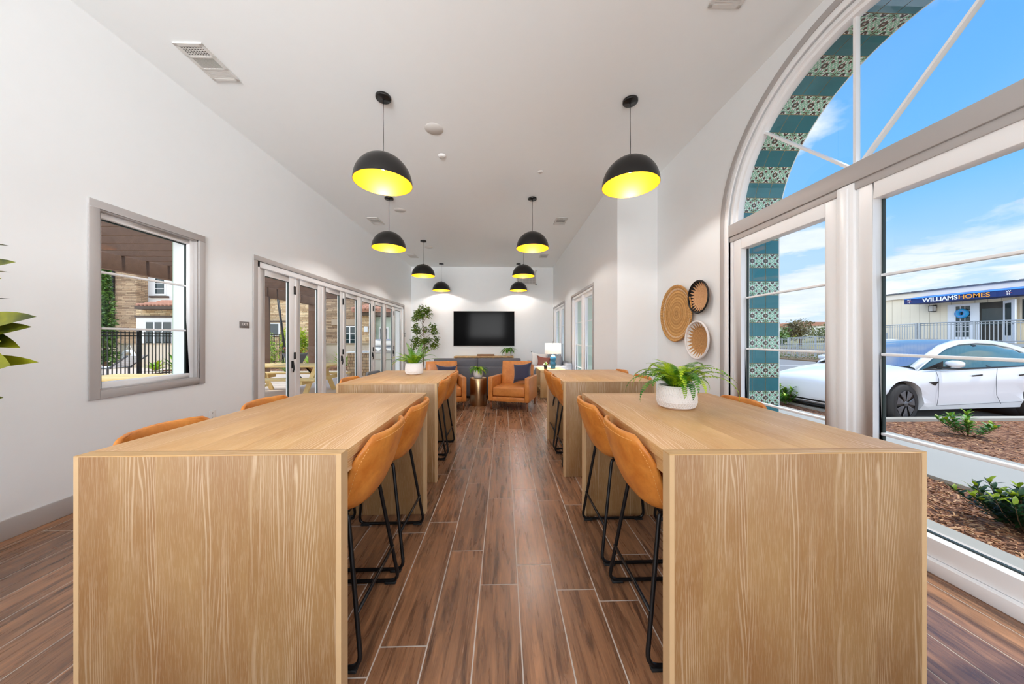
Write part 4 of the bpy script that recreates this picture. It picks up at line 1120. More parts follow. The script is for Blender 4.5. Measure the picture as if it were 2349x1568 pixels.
# ---- car
def car():
    ax_f = Vector((6.90, 5.18)); ax_r = Vector((9.765, 5.41)); d = (ax_f-ax_r).normalized(); rt = Vector((d.y, -d.x))   # right of travel
    c = (ax_f+ax_r)/2+rt*.90; rz = math.atan2(d.y, d.x)
    t = thing('car', 'white electric sedan parked outside the arched window', 'car', (c.x, c.y, ZP), rz)
    # station: x, half width, z bottom, z shoulder(side top), z centre top, nose tuck
    ST = [(2.30, .50, .34, .56, .60), (2.285, .66, .24, .62, .66), (2.22, .80, .19, .67, .72), (2.08, .875, .17, .71, .775), (1.85, .905, .17, .755, .835), (1.5, .92, .17, .83, .90), (1.15, .925, .17, .875, .955), (.85, .925, .17, .895, .99),
          (.4, .925, .17, .905, 1.0), (-.2, .925, .17, .925, 1.0), (-.8, .925, .17, .95, 1.0), (-1.4, .925, .17, .975, 1.04), (-1.8, .91, .20, .985, 1.07), (-2.1, .87, .26, .985, 1.075), (-2.3, .80, .34, .97, 1.05), (-2.38, .66, .45, .90, .98)]
    def ring(s):
        x, w, zb_, zs, zc = s; h = zs-zb_
        half = [(0, zb_), (w*.72, zb_), (w*.93, zb_+.04), (w*.985, zb_+h*.22), (w*.965, zb_+h*.40), (w*1.0, zb_+h*.62), (w*.99, zb_+h*.80), (w*.95, zs-.015), (w*.86, zs+.012), (w*.70, zs+(zc-zs)*.55), (w*.4, zc-.01), (0, zc)]
        return [(x, y, z) for y, z in half]+[(x, -y, z) for y, z in half[-2:0:-1]]
    rings = [ring(s) for s in ST]; n = len(rings[0]); vs = [p for r in rings for p in r]; fs = []
    for i in range(len(rings)-1):
        for k in range(n): l = (k+1) % n; fs.append((i*n+k, i*n+l, (i+1)*n+l, (i+1)*n+k))
    fs += [tuple(range(n)), tuple((len(rings)-1)*n+k for k in range(n-1, -1, -1))]
    body = MB().add(vs, fs, 0, True).build('body', 'car_paint', t)
    cut = MB()
    WX = (1.4375, -1.4375)
    for wx in WX:
        cut.lathe([(0, -1.2), (.385, -1.2), (.385, 1.2), (0, 1.2)], (wx, 0, .345), 48, axis='y')
    cu = cut.build('cutter', 'car_black'); 
    cu.parent = t
    md = body.modifiers.new('b', 'BOOLEAN'); md.operation = 'DIFFERENCE'; md.object = cu; md.solver = 'EXACT'
    bpy.context.view_layer.update()
    me = bpy.data.meshes.new_from_object(body.evaluated_get(bpy.context.evaluated_depsgraph_get()))
    body.modifiers.clear(); body.data = me; me.name = 'body'; bpy.data.objects.remove(cu)
    me.materials.clear(); me.materials.append(M['car_paint']); me.set_sharp_from_angle(angle=R(38))
    # wheel wells and underbody
    for wx in WX: MB().lathe([(0, -.78), (.383, -.78), (.383, .78), (0, .78)], (wx, 0, .345), 40, axis='y').build('wheel_well', 'car_black', t)
    # greenhouse
    G = [(1.02, .66, .945, .955), (.62, .68, .955, 1.17), (.25, .665, .965, 1.335), (-.1, .64, .975, 1.415), (-.5, .625, .985, 1.44), (-.9, .615, .99, 1.425), (-1.3, .60, 1.0, 1.36), (-1.7, .58, 1.03, 1.24), (-2.05, .55, 1.06, 1.10)]
    def gring(s):
        x, w, zb_, zt_ = s; lo = .865-.0*x if x < .6 else .80
        lo = min(lo, .865); h = max(zt_-zb_, .01)
        return [(x, lo, zb_-.05), (x, lo-(lo-w)*.5, zb_+h*.5), (x, w, zb_+h*.88), (x, w*.80, zt_-.004), (x, 0, zt_+.012), (x, -w*.80, zt_-.004), (x, -w, zb_+h*.88), (x, -lo+(lo-w)*.5, zb_+h*.5), (x, -lo, zb_-.05)]
    gr = [gring(s) for s in G]; n = 9; vs = [p for r in gr for p in r]; m = MB(); fs = []
    for i in range(len(gr)-1):
        for k in range(n-1): fs.append((i*n+k, i*n+k+1, (i+1)*n+k+1, (i+1)*n+k))
    m.add(vs, fs, 0, True)
    for i, f in enumerate(m.f):
        k = i % (n-1)
        if 2 <= k <= 5: m.mi[i] = 1
    m.build('windows', ['car_glass', 'car_roof_glass'], t)
    # white roof rail / pillars along the side window
    for s in (-1, 1):
        P = [(1.05, .80, .93), (.62, .725, 1.13), (.25, .675, 1.30), (-.1, .645, 1.385), (-.5, .63, 1.41), (-.9, .62, 1.395), (-1.3, .61, 1.33), (-1.7, .64, 1.20), (-2.0, .72, 1.06), (-2.15, .78, .99)]
        path = [Vector((x, s*y, z)) for x, y, z in P]
        m = MB(); vs = []
        for i, p in enumerate(path):
            w_ = .05 if i < 6 else .05+(i-5)*.035
            vs += [p+Vector((0, s*.012, -.02)), p+Vector((0, s*.01, -.022-w_*.2)), p+Vector((0, -s*.015, w_*.55)), p+Vector((0, -s*.07, w_*.75))]
        fs = []
        for i in range(len(path)-1):
            for k in range(3): fs.append((i*4+k, i*4+k+1, i*4+5+k, i*4+4+k))
        m.add(vs, fs, 0, True); o = m.build('roof_pillar', 'car_paint', t); so = o.modifiers.new('s', 'SOLIDIFY'); so.thickness = .02
        m = MB(); pil = [(-.36, .0), (-.44, .0)]
        m.beam((-.40, s*.862, .93), (-.435, s*.655, 1.34), .10, .012, up=(0, 1, .3)); m.beam((-1.34, s*.862, .97), (-1.47, s*.65, 1.22), .05, .012, up=(0, 1, .3)); m.build('door_pillar', 'car_black', t)
        MB().tube([(1.0, s*.872, .915), (.4, s*.88, .925), (-.4, s*.88, .94), (-1.3, s*.872, .965), (-1.75, s*.83, 1.0)], .011, 6).build('belt_trim', 'car_black', t)
        # mirror
        q = MB().lathe([(0, -.10), (.05, -.085), (.075, -.03), (.075, .04), (.05, .085), (0, .10)], n=20, axis='y'); mo = q.build('mirror', 'car_paint', t, (.62, s*1.02, 1.02), None); mo.scale = (.9, 1.1, .82)
        MB().beam((.70, s*.86, .945), (.64, s*.98, .965), .10, .025).build('mirror_arm', 'car_black', t)
        MB().prism([(.98, .925), (.60, .935), (.60, 1.06)], s*.868-.004, s*.868+.004, 'y').build('quarter_trim', 'car_black', t)
        for xx in (-.02, -1.03): MB().beam((xx-.10, s*.927, .815), (xx+.10, s*.927, .80), .012, .022).build('door_handle', 'car_black', t)
        MB().prism([(.98, .70), (.78, .71), (.86, .64)], s*.925-.004, s*.925+.004, 'y').build('side_camera', 'car_black', t)
        for pts in ([(.86, .90), (.80, .75), (.80, .45), (.84, .30)], [(-.42, .93), (-.40, .75), (-.42, .45), (-.50, .30)], [(-1.02, .96), (-1.05, .78), (-1.10, .66)], [(.84, .295), (-.95, .33)]):
            L = [(a, s*(.936 if b > .6 or b < .35 else .93), b) for a, b in pts]; MB().tube(L, .0035, 4).build('panel_gap', 'car_line', t)
        # headlamp
        MB().prism([(2.06, .665), (2.20, .625), (2.235, .575), (2.00, .63), (1.80, .70), (1.82, .735)], s*.80, s*.868, 'y').build('headlamp', 'car_lamp', t, bevel=.01)
    # bumper intake
    MB().box(2.10, 2.292, -.60, .60, .245, .305).build('air_intake', 'car_black', t, bevel=.02)
    MB().box(1.95, 2.27, -.74, .74, .155, .195).build('splitter', 'car_black', t, bevel=.015)
    for s in (-1, 1): MB().prism([(2.05, .22), (2.20, .22), (2.16, .34), (2.08, .30)], s*.70, s*.80, 'y').build('fog_vent', 'car_black', t)
    text_mesh('emblem', 'T', .075, 'wheel_cover', t, (2.23, 0, .70), (R(28), 0, R(90)), .002, sx=1.4)
    # wheels
    for wx in WX:
        for s in (-1, 1):
            wh = MB().lathe([(.235, -.112), (.31, -.115), (.330, -.095), (.3345, -.06), (.3345, .06), (.330, .095), (.31, .115), (.235, .112)], n=56, axis='y').build('wheel', 'tyre', t, (wx, s*.80, .3345))
            if wx > 0: wh.rotation_euler = (0, 0, R(7))
            q = MB().lathe([(0, .105), (.06, .108), (.20, .098), (.236, .11), (.236, .09), (.19, .06), (0, .055)], n=48, axis='y')
            hub = q.build('hub_disc', 'car_black', wh); hub.scale = (1, s, 1)
            m = MB()
            for k in range(7):
                a = TAU*k/7; ca, sa = math.cos(a), math.sin(a); cb_, sb_ = math.cos(a+.62), math.sin(a+.62); cd, sd_ = math.cos(a+.16), math.sin(a+.16)
                m.add([(.035*ca, .112, .035*sa), (.232*ca, .112, .232*sa), (.232*cb_, .112, .232*sb_), (.10*cb_, .116, .10*sb_), (.12*cd, .122, .12*sd_)], [(0, 1, 2, 3), (0, 1, 4), (1, 2, 4), (2, 3, 4), (3, 0, 4)])
            m.lathe([(0, .124), (.04, .122), (.045, .11)], n=20, axis='y')
            sp_ = m.build('wheel_cover', 'wheel_cover', wh); sp_.scale = (1, s, 1)
car()

# ---- site office trailer
TX = 23.0
t = thing('site_office', 'beige modular sales office beyond the parked car', 'building', (TX, 0, 0))
box('wall', 'siding', 0, 6, 4, 19.4, .55, 3.64, t)
box('skirt', 'trailer_trim', .05, 5.9, 4.1, 19.3, -.05, .55, t)
box('fascia', 'trailer_trim', -.16, .02, 3.9, 19.5, 3.60, 3.91, t)
m = MB(); m.prism([(-.25, 3.91), (6.2, 4.25), (6.2, 4.18), (-.25, 3.87)], 3.85, 19.55, 'y')
for i in range(30): m.box(-.27, .1, 3.9+i*.52, 3.9+i*.52+.40, 3.905, 3.945)
m.build('roof', 'shingle', t)
# french doors
f = MB().box(-.05, .02, 14.42, 15.50, 1.12, 3.06).build('door', 'door_white', t)
box('door_glass', 'dark_glass', -.058, -.05, 14.72, 15.20, 1.42, 2.95, f)
m = MB()
for i in range(1, 3): m.box(-.07, -.055, 14.72+i*.16-.01, 14.72+i*.16+.01, 1.42, 2.95)
for i in range(1, 6): m.box(-.07, -.055, 14.72, 15.20, 1.42+i*.255-.01, 1.42+i*.255+.01)
m.build('door_muntins', 'door_white', f)
box('doorway', 'interior_dark', -.03, .01, 13.72, 14.42, 1.12, 3.05, t)
box('notice_board', 'dark_glass', -.04, -.03, 13.72, 14.35, 1.95, 2.75, t)
lf = MB().beam((-.05, 13.68, 2.09), (-.62, 13.02, 2.09), .05, 1.94).build('door', 'door_white', t)
MB().beam((-.20, 13.53, 2.2), (-.47, 13.22, 2.2), .06, 1.45).build('door_glass', 'dark_glass', lf); MB().tube([(-.58, 13.12, 1.98), (-.66, 13.12, 1.98)], .02, 6).build('door_handle', 'chrome', lf)
for a, b in ((18.2, 19.0), (11.6, 13.18)):
    w_ = box('window', 'trailer_trim', -.06, .02, a-.06, b+.06, 2.0, 3.18, t); box('pane', 'dark_glass', -.07, -.06, a+.02, b-.02, 2.08, 3.08, w_)
t = thing('entrance_awning', 'navy blue awning with white and orange lettering over the office doors', 'awning', (TX, 0, 0))
m = MB(); m.prism([(-1.1, 3.19), (-.17, 3.19), (-.17, 3.60), (-1.1, 3.44)], 11.6, 16.45, 'y'); m.build('canopy', 'awning_navy', t)
m = MB(); m.prism([(-1.12, 3.44), (-.17, 3.605), (-.17, 3.625), (-1.12, 3.46)], 11.6, 16.45, 'y'); m.build('top_band', 'awning_blue', t)
# lettering reads from -x side: characters advance toward -y
text_mesh('lettering', 'WILLIAMS', .28, 'letter_white', t, (-1.108, 15.075, 3.315), (R(90), 0, R(-90)), .004, bold=.008, sx=1.02)
text_mesh('lettering', 'HOMES', .28, 'letter_orange', t, (-1.108, 13.93, 3.315), (R(90), 0, R(-90)), .004, bold=.003, sx=1.08)
for y in (16.25, 12.93):
    text_mesh('monogram', 'W', .14, 'letter_white', t, (-1.108, y, 3.37), (R(90), 0, R(-90)), .004)
    text_mesh('monogram', 'H', .14, 'letter_white', t, (-1.108, y, 3.26), (R(90), 0, R(-90)), .004)
    box('monogram_bar', 'letter_red', -1.112, -1.104, y-.10, y+.10, 3.310, 3.320, t)
t = thing('wall_lantern', 'black wall lantern left of the office doors under the awning', 'lantern', (TX-.02, 15.98, 2.95))
box('lantern_glass', 'white_linen', -.24, -.06, -.08, .08, -.16, .10, t)
m = MB(); m.box(-.26, -.04, -.10, .10, .10, .14).box(-.25, -.05, -.09, .09, -.19, -.16).box(-.04, .0, -.06, .06, .0, .17)
for a in (-.25, -.07):
    for b in (-.09, .075): m.box(a, a+.015, b, b+.015, -.17, .11)
m.build('lantern_frame', 'black_metal', t)
t = thing('donut_float', 'blue donut decoration with pink sprinkles hung on the office door', 'decoration', (TX-.13, 14.95, 2.58))
MB().tube([(0, .155*math.cos(TAU*k/32), .155*math.sin(TAU*k/32)) for k in range(32)], .085, 12, closed=True).build('ring_body', 'donut_blue', t)
m = MB()
for k in range(16): a = k*2.4; m.obox((-.085, .155*math.cos(a), .155*math.sin(a)), (.01, .03, .012), Matrix.Rotation(k, 3, 'X'))
m.build('sprinkles', 'donut_pink', t)
tag(box('entrance_deck', 'galvanized', 21.4, 22.98, 4.2, 17.4, .98, 1.10), 'raised grey metal deck in front of the office doors', 'deck')
def railing(label, a, b, za, zb_, n):
    a, b = Vector((*a, 0)), Vector((*b, 0)); L = (b-a).length
    t = thing('ramp_railing', label, 'railing', (a.x, a.y, 0), group='grey metal railings of the office ramp')
    d = b-a; P = lambda f, z: (d.x*f, d.y*f, za+(zb_-za)*f+z)
    MB().tube([P(0, 1.0), P(1, 1.0)], .028, 6).build('top_rail', 'galvanized', t); MB().tube([P(0, .12), P(1, .12)], .022, 6).build('bottom_rail', 'galvanized', t)
    MB().tube([P(0, .90), P(1, .90)], .018, 6).build('hand_rail', 'galvanized', t)
    k = max(1, round(L/2))
    for i in range(k+1): f = i/k; p = P(f, 0); MB().beam((p[0], p[1], -.05), P(f, 1.04), .055, .055).build('post', 'galvanized', t)
    bal = None
    for i in range(n):
        f = (i+.5)/n; p, q = P(f, .12), P(f, .98)
        if bal is None: bal = MB().beam((0, 0, 0), (0, 0, .86), .02, .02).build('baluster', 'galvanized', t, p)
        else: c = bal.copy(); COL.objects.link(c); c.parent = t; c.location = p
railing('grey metal railing in front of the office doors', (21.45, 4.2), (21.45, 15.5), 1.10, 1.10, 95)
railing('grey metal gate railing at the ramp top left of the office doors', (21.45, 15.62), (21.45, 17.3), 1.10, 1.04, 16)
railing('sloping grey ramp railing seen over the car bonnet', (22.0, 17.3), (22.0, 25.5), .62, .30, 62)
railing('front sloping grey ramp railing nearest the street', (20.9, 16.0), (20.9, 23.5), .10, -.10, 52)
# far scenery
t = thing('hillside', 'distant pale green hillside beyond the office', 'hill', (0, 0, 0)); t['kind'] = 'structure'
r6 = random.Random(4)
m = MB(); m.grid(lambda a, b: (40+b*70, 30+a*110, -.2+3.2*math.sin(b*PI*.5)*(1+.25*math.sin(a*9))), 30, 8); m.build('terrain', 'hill', t, fix=False)
def blob_tree(name, label, loc, r, h, mat, n, size, trunk=.6, seed=0, cat='tree', group=None):
    rnd = random.Random(seed); t = thing(name, label, cat, loc, 0, group)
    MB().tube([(0, 0, 0), (.05, 0, h*trunk)], [.09*r, .05*r], 7).build('trunk', 'bark', t)
    m = MB()
    for k in range(7):
        a = rnd.uniform(0, TAU); leafblob(m, (math.cos(a)*r*.45, math.sin(a)*r*.45, h*(.45+.35*rnd.random())), n//7, r*.6, r*.6, h*.28, size, rnd, (0,), .5)
    m.build('foliage', mat, t, fix=False); return t
blob_tree('tree', 'brownish round tree on the hillside seen above the ramp railing', (42.5, 43.5, .2), 2.0, 3.8, 'rust_tree', 1500, .38, seed=1)
blob_tree('tree', 'dark green tree at left edge of the hillside beside the tiled pier', (37.0, 41.5, -.2), 1.7, 2.9, 'conifer', 1200, .36, seed=2)
blob_tree('tree', 'low yellow-green tree at the centre of the hillside', (46, 50, .0), 1.9, 2.7, 'bush_lime', 900, .35, seed=3)
blob_tree('tree', 'green tree at right edge of the hillside behind mullion', (52, 49, .5), 2.6, 3.3, 'hedge_green', 1100, .38, seed=4)
for i, (x, y, w_, h_, lab) in enumerate([(66, 74, 9, 1.7, 'low white house on hillside between the trees'), (76, 76, 9, 2.2, 'low white house on hillside at right behind the trees')]):
    t = thing('house', lab, 'house', (x, y, 2.2)); box('wall', 'house_stucco', -w_/2, w_/2, -3, 3, 0, h_, t)
    MB().prism([(-w_/2-.4, h_), (w_/2+.4, h_), (w_/2-1, h_+.9), (-w_/2+1, h_+.9)], -3.3, 3.3, 'y').build('roof', 'roof_tile', t)
t = thing('street_lamp', 'thin grey street lamp far behind the ramp railing', 'street lamp', (44.2, 50.2, 0))
MB().tube([(0, 0, 0), (0, 0, 4.1)], .07, 6).build('pole', 'galvanized', t); MB().tube([(0, 0, 4.0), (.8, -.3, 4.05)], .05, 6).build('arm', 'galvanized', t); box('lamp_head', 'interior_dark', .55, 1.0, -.45, -.2, 3.75, 4.0, t)
r7 = random.Random(5); m = MB()
for k in range(34): leafblob(m, (19.9+r7.uniform(-.3, .5), 15+k*.42, .10), 42, .5, .4, .24, .13, r7, (0,), 0.)
tag(m.build('hedge', 'hedge_green', fix=False), 'low grey-green hedge along far side of the road', 'hedge')
# planting outside the far right windows
t = whorl_bush('shrub', 'tall green plant outside the two far right windows', (2.95, 9.2, -.02), 26, .30, 1.6, 1.5, .22, 15, mats=('fern_dark', 'fern_green'))

# ------------------------------------------------------------------ left exterior
m = MB(); m.box(-60, XL-.24, -6, 60, -.30, -.012); tag(m.build('ground_patio', 'patio'), kind='structure')
t = struct_box('wall_exterior_pier', 'ext_stucco', XL-.31, XL-.262, 3.50, 4.20, -.1, 3.4)
struct_box('wall_exterior_wing', 'ext_stucco', XL-.35, XL-.262, 10.40, 11.6, -.1, 3.4)
# pergola
t = thing('pergola', 'dark brown timber pergola over the patio outside', 'pergola', (0, 0, 0))
box('main_beam', 'pergola_wood', -7.42, -7.26, 1.6, 12.8, 2.615, 2.905, t, .006)
box('wall_ledger', 'pergola_wood', XL-.42, XL-.355, 1.6, 12.8, 2.66, 2.905, t)
j0 = box('joist', 'pergola_wood', -7.85, XL-.355, -.025, .025, 2.905, 3.06, t); j0.location = (0, 2.1, 0)
for i in range(1, 27): c = j0.copy(); COL.objects.link(c); c.parent = t; c.location = (0, 2.1+i*.405, 0)
for y in (1.9, 9.74, 12.25): box('post', 'pergola_wood', -7.46, -7.22, y-.12, y+.12, -.02, 2.615, t, .006)
def picnic(loc, rz, L, label):
    t = thing('picnic_table', label, 'picnic table', loc, rz, 'pine picnic tables on the patio')
    H = .70
    if 'pine' not in M: simple('pine', (226, 196, 134), .7, var=.14, scale=9, bump=.1)
    p0 = None
    for i in range(5): box('top_plank', 'pine', -L/2, L/2, -.36+i*.145, -.36+i*.145+.138, H-.04, H, t, .004)
    for s in (-1, 1):
        for k in (0, 1): y = s*.68+(k-.5)*.145-.07; box('bench_plank', 'pine', -L/2, L/2, y, y+.138, .40, .44, t, .004)
        for x in (-L/2+.35, L/2-.35):
            MB().beam((x, s*.17, H-.05), (x, s*.62, 0), .045, .10, up=(1, 0, 0)).build('leg', 'pine', t)
            MB().beam((x-s*.0+(.32 if x < 0 else -.32), 0, H-.06), (x, 0, .30), .04, .08, up=(0, 1, 0)).build('brace', 'pine', t)
    for x in (-L/2+.30, L/2-.30):
        box('cross_bar', 'pine', x-.02, x+.02, -.80, .80, .31, .40, t); box('top_cleat', 'pine', x-.02, x+.02, -.33, .33, H-.12, H-.04, t)
    return t
picnic((-5.28, 7.74, 0), 0, 2.3, 'pine picnic table seen through the folding doors')
picnic((-5.75, 5.42, 0), 0, 2.3, 'pine picnic table nearer, seen through bottom of the left window')
# fence
def fence(label, X, y0, y1, n):
    t = thing('metal_fence', label, 'fence', (X, y0, 0), group='black metal picket fences around the pool'); L = y1-y0
    for z in (1.42, 1.52, .12): box('rail', 'black_metal', -.018, .018, 0, L, z-.018, z+.018, t)
    b = None
    for i in range(n):
        if b is None: b = box('picket', 'black_metal', -.010, .010, -.010, .010, .06, 1.56, t)
        else: b2 = b.copy(); COL.objects.link(b2); b2.parent = t; b2.location = (0, (i+.5)*L/n, 0)
    for y in (0, L/2, L): box('post', 'black_metal', -.04, .04, y-.04, y+.04, -.02, 1.60, t)
fence('black picket fence seen through the left window', -12.0, 8.2, 13.0, 44)
fence('black picket fence seen through the first folding door leaf', -12.0, 13.0, 17.3, 38)
# low stucco walls
for x0, x1, lab in ((-23, -14.0, 'low beige garden wall seen through the left window'), (-9.25, -3.9, 'low beige garden wall seen through the folding doors')):
    t = thing('garden_wall', lab, 'wall', (0, 15.0, 0)); box('wall_body', 'low_wall', x0, x1, -.1, .1, -.02, 1.06, t); box('coping', 'wall_cap', x0-.03, x1, -.14, .14, 1.06, 1.11, t)
struct_box('ground_planting', 'mulch', -14, -4.2, 13.2, 14.88, -.10, .04)
# houses behind, facing the room
YF = 18.0
def win(t, x0, x1, z0, z1, y=YF, nx=2, nz=3):
    w_ = MB().box(x0-.07, x1+.07, y-.05, y+.02, z0-.07, z1+.07).build('window', 'house_stucco', t)
    box('pane', 'dark_glass', x0, x1, y-.058, y-.05, z0, z1, w_)
    m = MB()
    for i in range(1, nx): x = x0+(x1-x0)*i/nx; m.box(x-.035, x+.035, y-.075, y-.056, z0, z1)
    for i in range(1, nz): z = z0+(z1-z0)*i/nz; m.box(x0, x1, y-.07, y-.056, z-.012, z+.012)
    m.build('glazing_bars', 'house_stucco', w_)
def tile_roof(t, x0, x1, y0, y1, z0, z1):
    n = int((x1-x0)/.2); m = MB()
    for row in range(5):
        f0, f1 = row/5, (row+1)/5+.03
        for k in range(n):
            x = x0+(k+.5)*.2+(.1 if row % 2 else 0)
            a, b = (x, y0+(y1-y0)*f0, z0+(z1-z0)*f0+.035), (x, y0+(y1-y0)*f1, z0+(z1-z0)*f1)
            m.tube([a, b], [.085, .07], 8)
    m.box(x0, x1, y0+.1, y1, z0-.12, z0)
    m.build('tile_roof', 'roof_tile', t)
# house A: seen through the left window
t = thing('house', 'stone and white stucco house with tiled roof seen through the left window', 'house', (0, 0, 0))
box('stone_wall', 'stone_brown', -30, -20.0, YF, YF+6, 0, 8.5, t); box('stone_pilaster', 'stone_brown', -21.4, -20.0, YF-.45, YF, 0, 8.5, t)
box('stucco_wall', 'house_stucco', -20.0, -14.6, YF+.1, YF+6, 0, 8.5, t); box('stone_base', 'stone_tan', -19.5, -14.6, YF-.9, YF+.1, 0, 2.95, t)
box('garage_door', 'house_stucco', -19.45, -17.1, YF-.95, YF-.90, 0, 2.45, t); box('garage_header', 'house_trim', -19.5, -16.9, YF-1.0, YF-.90, 2.45, 2.56, t)
box('gutter', 'house_trim', -19.1, -14.75, YF-1.35, YF-.9, 2.86, 3.02, t)
tile_roof(t, -19.05, -14.9, YF-1.35, YF+.1, 3.04, 3.42)
win(t, -24.6, -22.25, 3.75, 5.05, YF, 2, 4); win(t, -24.6, -22.25, 1.2, 2.6, YF, 2, 3); win(t, -19.55, -19.08, 3.85, 5.0, YF+.1, 1, 4)
box('window_ledge', 'house_trim', -19.85, -18.85, YF-.02, YF+.1, 3.62, 3.72, t); win(t, -18.9, -17.6, 1.0, 2.2, YF-.95, 3, 1)
MB().tube([(-21.2, YF-.5, 0), (-21.2, YF-.5, 8)], .07, 8).build('downpipe', 'black_metal', t)
# house B: through the doors
t = thing('house', 'tan ledgestone house behind the pergola seen through the first doors', 'house', (0, 0, 0))
box('stone_wall', 'stone_tan', -14.6, -10.9, YF-.3, YF+6, 0, 8.5, t)
box('band', 'house_trim', -14.6, -12.0, YF-.42, YF-.3, 3.52, 3.62, t); box('band', 'house_trim', -14.6, -11.6, YF-.42, YF-.3, 2.25, 2.33, t)
win(t, -13.6, -12.4, 3.75, 5.0, YF-.3, 2, 3); win(t, -13.55, -12.5, 1.55, 2.14, YF-.3, 2, 1)
t = thing('house', 'darker stone house with tiled porch roof seen through middle door leaves', 'house', (0, 0, 0))
box('stone_wall', 'stone_brown', -10.9, -8.0, YF, YF+6, 0, 8.5, t); box('stone_wall', 'stone_brown', -8.0, -2.2, YF+1.2, YF+6, 0, 8.5, t)
box('lintel', 'wall_cap', -9.75, -7.95, YF-.06, YF, 2.10, 2.42, t)
win(t, -9.20, -8.25, .9, 1.98, YF, 2, 3); win(t, -9.45, -8.1, 3.72, 4.9, YF, 2, 3)
box('porch_wall', 'stone_tan', -8.0, -7.2, YF-.5, YF+1.2, 0, 2.75, t); box('porch_wall', 'ext_stucco', -7.2, -2.2, YF-.2, YF+1.2, 0, 2.55, t)
box('porch_fascia', 'house_trim', -8.1, -2.2, YF-.8, YF-.2, 2.60, 2.84, t); tile_roof(t, -8.2, -2.2, YF-1.05, YF+1.2, 2.90, 3.45)
win(t, -6.95, -6.55, .85, 1.9, YF-.2, 1, 1); win(t, -6.25, -5.2, .85, 1.75, YF-.2, 1, 2); box('doorbell_box', 'white_plastic', -7.7, -7.5, YF-.58, YF-.5, 1.7, 2.0, t)
# leaning poles
for (b, e, lab) in (((-8.55, 12.6, 0), (-9.0, 12.6, 3.4), 'thin black leaning pole behind picnic table, left one'), ((-8.05, 12.2, 0), (-7.9, 12.2, 3.3), 'thin black pole nearly upright behind picnic table, right one')):
    tag(MB().tube([b, e], .04, 8).build('garden_pole', 'black_metal'), lab, 'pole', 'black garden poles')
# shrubs
def bush(name, label, loc, rx, ry, rz_, n, size, mats, seed, cat='shrub'):
    rnd = random.Random(seed); t = thing(name, label, cat, loc); m = MB()
    for k in range(8):
        a = rnd.uniform(0, TAU); leafblob(m, (math.cos(a)*rx*.45, math.sin(a)*ry*.45, rz_*rnd.uniform(.55, 1.4)), n//8, rx*.6, ry*.6, rz_*.6, size, rnd, tuple(range(len(mats))), .3)
    m.build('foliage', list(mats), t, fix=False)
    MB().tube([(0, 0, 0), (0, 0, rz_)], .04, 6).build('stem', 'bark', t); return t
bush('shrub', 'bright yellow-green bush beyond the picnic table', (-9.35, 14.0, .02), .75, .6, .95, 3000, .11, ('bush_lime',), 3)
bush('shrub', 'green climbing plant by the black fence and leaning pole', (-10.6, 14.3, .02), .45, .4, 1.0, 900, .12, ('fern_green', 'grass_pale'), 4)
def agave(label, loc, L, n, seed, mats=('agave', 'grass_pale'), w=.05, name='agave'):
    rnd = random.Random(seed); t = thing(name, label, 'plant', loc); m = MB()
    for i in range(n): strap_leaf(m, (0, 0, 0), i*2.4, L*rnd.uniform(.7, 1.1), rnd.uniform(.5, 1.35), .5, w, rnd.randrange(len(mats)), 6)
    m.build('leaves', list(mats), t, fix=False)
agave('bright green broad leaved plant beneath low garden wall, left of the door stile', (-8.3, 13.7, .04), .85, 24, 1)
agave('bright green broad leaved plant by garden wall behind the third door leaf', (-6.95, 13.75, .04),.85, 26, 2)
agave('dark strappy plant in the fourth door leaf beside grill counter', (-5.75, 13.9, .04), .55, 26, 3, ('fern_dark', 'grass_pale'))
agave('pale ornamental grass clump behind the picnic table', (-8.75, 12.75, -.01), .7, 70, 4, ('grass_pale',), .012, 'ornamental_grass')
agave('striped leafy clump at garden wall beside third door leaf', (-7.62, 12.9, .0), .35, 30, 6, ('grass_pale', 'fern_dark'), .03)
agave('green strappy plant behind the fence at right of the window', (-13.6, 13.4, .0), .95, 22, 7, ('fern_dark', 'agave'))
agave('lime low plant behind the fence beside the sun lounger', (-14.3, 13.2, .0), .5, 30, 8, ('bush_lime', 'agave'))
agave('lime low plant behind the fence at far right of the window', (-12.9, 12.8, .0), .45, 30, 9, ('bush_lime', 'agave'))
agave('green leafy plant at lower left of the window outside', (-5.05, 3.55, .35), .60, 10, 10, ('agave', 'fern_green'))
# conifer
t = thing('conifer_tree', 'narrow pointed conifer outside the left window', 'tree', (-17.65, 14.3, 0)); m = MB(); r8 = random.Random(3)
for k in range(34):
    z = .3+k*.122; rr = .36*(1-(z/4.6)**1.7)+.04
    leafblob(m, (0, 0, z), 90, rr, rr, .16, .17, r8, (0,), .4)
m.build('foliage', 'conifer', t, fix=False); MB().tube([(0, 0, 0), (0, 0, 4.2)], [.09, .02], 7).build('trunk', 'bark', t)
# flower bowl on pedestal
t = thing('planter_bowl', 'grey planter bowl with green and rust flowers behind the picnic table', 'planter', (-6.95, 10.6, 0))
MB().lathe([(0, 0), (.2, 0), (.14, .08), (.12, .42), (.2, .50), (.34, .80), (.36, .84), (.33, .84), (.28, .78), (0, .76)], n=32).build('bowl', 'planter_grey', t)
m = MB(); leafblob(m, (0, 0, .92), 420, .36, .36, .15, .08, r8, (0, 1), 0.); m.build('flowers', ['fern_green', 'flower_rust'], t, fix=False)
